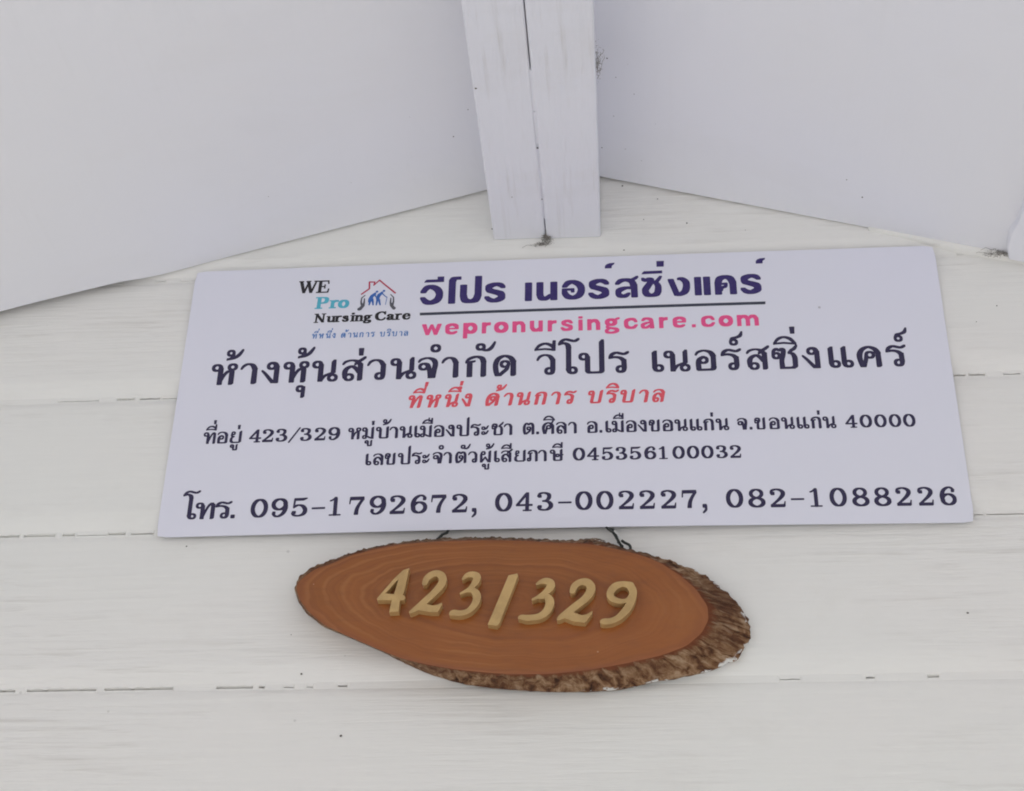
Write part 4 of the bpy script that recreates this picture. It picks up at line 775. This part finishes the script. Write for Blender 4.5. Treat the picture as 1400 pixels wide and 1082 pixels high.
lettering('tax_number_lettering', 'tax_number_line', DARK, bold=2.2, label='shorter line of small dark lettering ending in a long number')
lettering('telephone_lettering', 'telephone_line', DARK, bold=1.3, label='bottom line with three telephone numbers')
lettering('logo_heading_lettering', 'logo_first_word', BLACK, shear=.05, bold=3.5, label='two black serif capitals at the top left of the logo')
lettering('logo_lettering', 'logo_black_word', BLACK, shear=.05, bold=4.5, label='row of black serif letters under the logo house')
lettering('logo_pro_lettering', 'logo_teal_word', TEAL, shear=.05, bold=4.5, label='teal serif word of the logo')
lettering('logo_slogan_lettering', 'blue_slogan', BLUE, shear=.1, bold=2.5, label='tiny blue line of Thai lettering under the logo')
# rule under the heading
V, Fc = [], []
U = UNDERLINE
for i in range(41):
    a = i / 40
    for k, (p, q_) in enumerate(((U[1], U[2]), (U[0], U[3]))):
        x = (p[0] + (q_[0] - p[0]) * a) / 1000; z = (p[1] + (q_[1] - p[1]) * a) / 1000
        V.append((x, -bulge(x, z) - PRINT, z))
for i in range(40): Fc.append((2 * i, 2 * i + 2, 2 * i + 3, 2 * i + 1))
mesh('rule_line', V, Fc, RULE, sign)
# logo pictures
def circle(x, y, r, n=14): return [(x + r * math.cos(2 * math.pi * k / n), y + r * math.sin(2 * math.pi * k / n)) for k in range(n)]
def round_pieces(pts):
    out = []
    for a, b in zip(pts, pts[1:]): out.append(hull(circle(*a) + circle(*b)))
    return out
def print_piece(name, strokes, mat, lift=0.0):
    ps = []
    for s_ in strokes: ps += round_pieces([(x, y, r * .95) for x, y, r in s_])
    vv, ff = union2d(ps, 1e-4)
    V = []
    for p in vv:
        x, z = p.x / 1000, p.y / 1000
        V.append((x, -bulge(x, z) - PRINT - lift, z))
    Fc = [tuple(t_[::-1]) if orient(vv, t_) < 0 else tuple(t_) for t_ in ff]
    return mesh(name, V, Fc, mat, sign)
print_piece('logo_roof_outline', LOGO['roof_outline'], CRIMSON)
print_piece('logo_walking_figures', LOGO['old_figures'], FIGB, .00003)
print_piece('logo_hand', LOGO['hand_outline'][0], GREY, .00003)
print_piece('logo_hand', LOGO['hand_outline'][1], GREY, .00003)

# ---------------------------------------------------------------- wooden slice with raised numerals
plaque = empty('wooden_number_plaque', (0, -.012, -.19))
tag(plaque, 'oval varnished wood slice with bark edge and gold numerals hanging under the sign', 'plaque')
FY = -.0245
cx, cz = -.030, -.1905
def polar(pts, ths):
    q = []
    for x, z in pts:
        a, b = (x / 1000 - cx) * .42, z / 1000 - cz
        q.append((math.atan2(b, a) % (2 * math.pi), math.hypot(a, b)))
    q.sort()
    q = [(q[-1][0] - 2 * math.pi, q[-1][1])] + q + [(q[0][0] + 2 * math.pi, q[0][1])]
    out = []
    for th in ths:
        for (t0, r0), (t1, r1) in zip(q, q[1:]):
            if t0 <= th <= t1:
                # straight chord between the two outline points
                ax, ay, bx, by = r0 * math.cos(t0), r0 * math.sin(t0), r1 * math.cos(t1), r1 * math.sin(t1)
                dx, dy = math.cos(th), math.sin(th)
                den = dx * (by - ay) - dy * (bx - ax)
                out.append((ax * (by - ay) - ay * (bx - ax)) / den if abs(den) > 1e-12 else r0)
                break
    return out
NT = 420
ths = [2 * math.pi * i / NT for i in range(NT)]
rf, ro = polar(FACE, ths), polar(OUTER, ths)
def smooth(r, k):
    for _ in range(k): r = [(r[i - 1] + 2 * r[i] + r[(i + 1) % NT]) / 4 for i in range(NT)]
    return r
rf = smooth(rf, 5); ro = smooth(ro, 3)
pos = lambda th, r: (cx + r * math.cos(th) / .42, cz + r * math.sin(th))
# face
V, Fc, UV = [(cx, FY, cz)], [], [(0, 0)]
NR = 22
for j in range(1, NR + 1):
    s_ = j / NR
    for i, th in enumerate(ths):
        x, z = pos(th, rf[i] * s_)
        w = .0006 * noise.noise(Vector((x * 30, z * 30, 3)))
        y = FY + w * (1 - s_ ** 4) + (.0008 if j == NR else 0)
        V.append((x, y, z)); UV.append((s_, i / NT))
for i in range(NT): Fc.append((0, 1 + i, 1 + (i + 1) % NT))
for j in range(NR - 1):
    for i in range(NT):
        a = 1 + j * NT + i; b = 1 + j * NT + (i + 1) % NT
        Fc.append((a, a + NT, b + NT, b))
mesh('slice_face', V, Fc, FACE_M, plaque, smooth=True, uvs=UV)
# bark
V, Fc, UV = [], [], []
NB = 22
for j in range(NB + 1):
    t_ = j / NB
    for i, th in enumerate(ths):
        s_ = min(1.0, t_ / .84) ** .9
        r = rf[i] + (ro[i] - rf[i]) * s_
        x, z = pos(th, r)
        y = FY + .0008 + (-.004 - FY - .0008) * min(1.0, t_ / .84)
        if t_ > .84:
            k = (t_ - .84) / .16; y = -.004 + .0052 * k
            r2 = ro[i] - .0015 * k; x, z = pos(th, r2)
        nx, nz = pos(th, 1); nx -= cx; nz -= cz; l_ = math.hypot(nx, nz); nx /= l_; nz /= l_
        # outward normal of the ellipse
        nx, nz = nx * .42 * .42, nz; l_ = math.hypot(nx, nz); nx /= l_; nz /= l_
        wide = min(1.6, .35 + (ro[i] - rf[i]) * 60)
        env = math.sin(math.pi * min(1, t_ / .95)) ** .5 if 0 < t_ < .95 else 0
        g1 = noise.noise(Vector((x * 260, t_ * 2.2, z * 260))) ; g2 = noise.noise(Vector((x * 620, t_ * 9, z * 620)))
        ridge = 1 - abs(noise.noise(Vector((x * 150, t_ * 1.3, z * 150)))) * 2
        d_ = (.0011 * g1 + .0006 * g2 + .0011 * ridge - .0008) * 1.5 * wide * env
        if t_ > .7: d_ += .0009 * noise.noise(Vector((x * 180, 7, z * 180))) * wide
        V.append((x + nx * d_, y - abs(d_) * .3 * (1 if wide > .8 else 0), z + nz * d_)); UV.append((i / NT, t_))
for j in range(NB):
    for i in range(NT):
        a = j * NT + i; b = j * NT + (i + 1) % NT
        Fc.append((a, a + NT, b + NT, b))
Fc.append(tuple(NB * NT + i for i in range(NT))[::-1])
mesh('bark', V, Fc, BARK, plaque, smooth=True, uvs=UV)
# numerals
DY = -.031
for ch, strokes in NUMERALS:
    ps = []
    for kind, pts in strokes:
        if kind == 'p':
            ar = sum(pts[i - 1][0] * pts[i][1] - pts[i][0] * pts[i - 1][1] for i in range(len(pts)))
            ps.append(pts if ar > 0 else pts[::-1])
        else:
            sm = []
            for i in range(len(pts) - 1):
                p0, p1, p2, p3 = pts[max(i - 1, 0)], pts[i], pts[i + 1], pts[min(i + 2, len(pts) - 1)]
                for k in range(5):
                    t_ = k / 5
                    sm.append(tuple(.5 * (2 * b + (c_ - a) * t_ + (2 * a - 5 * b + 4 * c_ - d) * t_ * t_ + (3 * b - a - 3 * c_ + d) * t_ ** 3) for a, b, c_, d in zip(p0, p1, p2, p3)))
            sm.append(pts[-1])
            for a, b in zip(sm, sm[1:]): ps.append(hull(circle(*a, n=20) + circle(*b, n=20)))
    vv, ff = union2d(ps, 1e-3)
    ff = [tuple(t_[::-1]) if orient(vv, t_) < 0 else tuple(t_) for t_ in ff]
    cnt = {}
    for t_ in ff:
        for a, b in zip(t_, t_[1:] + t_[:1]): cnt[(a, b)] = cnt.get((a, b), 0) + 1
    V = [(p.x / 1000, DY, p.y / 1000) for p in vv]; nvv = len(V)
    V += [(p.x / 1000, FY + .0006, p.y / 1000) for p in vv]
    Fc = list(ff)
    for (a, b) in list(cnt):
        if (b, a) not in cnt: Fc.append((b, a, a + nvv, b + nvv))
    o = mesh('numeral' if ch != '/' else 'slash', V, Fc, GOLD, plaque)
    bw = o.modifiers.new('edge', 'BEVEL'); bw.width = .00035; bw.segments = 1; bw.limit_method = 'ANGLE'; bw.angle_limit = math.radians(60)
# hanging wires
geo = []
for w in WIRES:
    pts = [(x / 1000, .0004 if z > -122 else max(-.0060, .0004 - .0009 * (-122 - z)), z / 1000) for i, (x, z) in enumerate(w)]
    fine = []
    for i in range(len(pts) - 1):
        p0, p1, p2, p3 = (Vector(pts[max(i - 1, 0)]), Vector(pts[i]), Vector(pts[i + 1]), Vector(pts[min(i + 2, len(pts) - 1)]))
        for k in range(5):
            t_ = k / 5
            fine.append(.5 * (2 * p1 + (p2 - p0) * t_ + (2 * p0 - 5 * p1 + 4 * p2 - p3) * t_ ** 2 + (3 * p1 - p0 - 3 * p2 + p3) * t_ ** 3))
    fine.append(Vector(pts[-1]))
    geo.append((fine, w))
for gi, (fine, w) in enumerate(geo):
    v, f = tube_geo(fine, .00105 if gi != 2 else .0008, 8)
    mesh('hanging_wire', v, f, WIRE, plaque, smooth=True)
# second strand twisted round the left wire and eyelets on the back of the slice
for gi in (0, 1):
    fine = geo[gi][0]
    tw = [p + Vector((.0011 * math.cos(i * 1.1), .0011 * math.sin(i * 1.1), 0)) for i, p in enumerate(fine)]
    v, f = tube_geo(tw, .00055, 6); mesh('hanging_wire', v, f, WIRE, plaque, smooth=True)
# a sliver of torn paper caught by the right wire
v, f = join_geo([([(.0385, -.0035, -.1255), (.0405, -.0035, -.1262), (.0475, -.0038, -.1360), (.0462, -.0038, -.1368), (.0385, -.0031, -.1255), (.0405, -.0031, -.1262), (.0475, -.0034, -.1360), (.0462, -.0034, -.1368)],
                 [(0, 3, 2, 1), (4, 5, 6, 7), (0, 1, 5, 4), (1, 2, 6, 5), (2, 3, 7, 6), (3, 0, 4, 7)])])
o = mesh('paper_sliver', v, f, TAPE, origin=(.043, -.0035, -.131)); tag(o, 'tiny white sliver of torn tape beside the right hanging wire', 'tape')

# ---------------------------------------------------------------- cobwebs and dirt
def web(name, centre, spread, n, seed, label, axis):
    rnd = random.Random(seed); parts = []
    for k in range(n // 2):
        p = Vector(centre) + Vector([rnd.gauss(0, s) for s in spread]) * .5
        d = Vector([rnd.gauss(0, s) for s in spread]) + Vector(axis) * rnd.uniform(.1, .7)
        path = []
        for i in range(7):
            t_ = i / 6
            path.append(p + d * t_ + Vector([.0006 * rnd.gauss(0, 1) for _ in range(3)]))
        parts.append(tube_geo(path, rnd.uniform(.00008, .00022), 4))
    for k in range(n * 5):                         # caught grains of dust
        p = Vector(centre) + Vector([rnd.gauss(0, s * .75) for s in spread])
        r = rnd.uniform(.0001, .00042)
        parts.append(([p + Vector(q) * r for q in ((1, 0, 0), (-1, 0, 0), (0, 1, 0), (0, -1, 0), (0, 0, 1.4), (0, 0, -1.4))],
                      [(0, 2, 4), (2, 1, 4), (1, 3, 4), (3, 0, 4), (2, 0, 5), (1, 2, 5), (3, 1, 5), (0, 3, 5)]))
    v, f = join_geo(parts)
    o = mesh(name, v, f, WEB, origin=centre); tag(o, label, 'cobweb', kind='stuff'); return o
web('cobweb', (-.0092, -.0015, .1455), (.0025, .0015, .0035), 60, 1, 'dusty grey cobweb clot at the foot of the slit between the two timbers', (0, 0, .006))
web('cobweb', (-.0135, .0005, .1405), (.0035, .0008, .0012), 22, 2, 'wisp of cobweb trailing down left from the foot of the doubled beam', (-.004, 0, -.003))
web('cobweb', (.0375, -.155, .1900), (.002, .012, .004), 34, 3, 'dusty cobweb along the right side of the doubled beam', (.004, -.006, .004))
web('cobweb', (.355, -.001, .1140), (.010, .002, .0022), 60, 4, 'grey cobweb in the corner under the cover strip at the right edge', (-.006, 0, -.001))

# grains of dirt stuck to the paint
rnd = random.Random(3)
parts = []
nl, nr = Vector((sl, 0, -1)).normalized(), Vector((-sr, 0, -1)).normalized()
for kind, p, r, l_ in SPECKS:
    n_ = {'w': Vector((0, -1, 0)), 'l': nl, 'r': nr, 'b': Vector((0, 0, -1))}[kind]
    a = Vector((1, 0, 0)) if kind == 'w' else (Vector((1, 0, 0)) - n_ * n_.x).normalized()
    b_ = n_.cross(a)
    k = 8; r0 = r * .00048; lx = l_ * .00055
    c0 = Vector(p) + n_ * .0003
    ring1 = [c0 - n_ * .0006 + a * math.cos(6.283 * i / k) * lx * rnd.uniform(.75, 1.2) + b_ * math.sin(6.283 * i / k) * r0 * rnd.uniform(.7, 1.3) for i in range(k)]
    ring2 = [c0 + n_ * r0 * .3 + (q - c0) * .6 for q in ring1]
    V = ring1 + ring2
    F_ = [(i, (i + 1) % k, k + (i + 1) % k, k + i) for i in range(k)] + [tuple(range(k, 2 * k))]
    parts.append((V, F_))
v, f = join_geo(parts)
o = mesh('dirt_specks', v, f, DIRT, origin=(.05, 0, .1)); tag(o, 'scattered dark specks of dirt stuck to the white paint', 'dirt', kind='stuff')
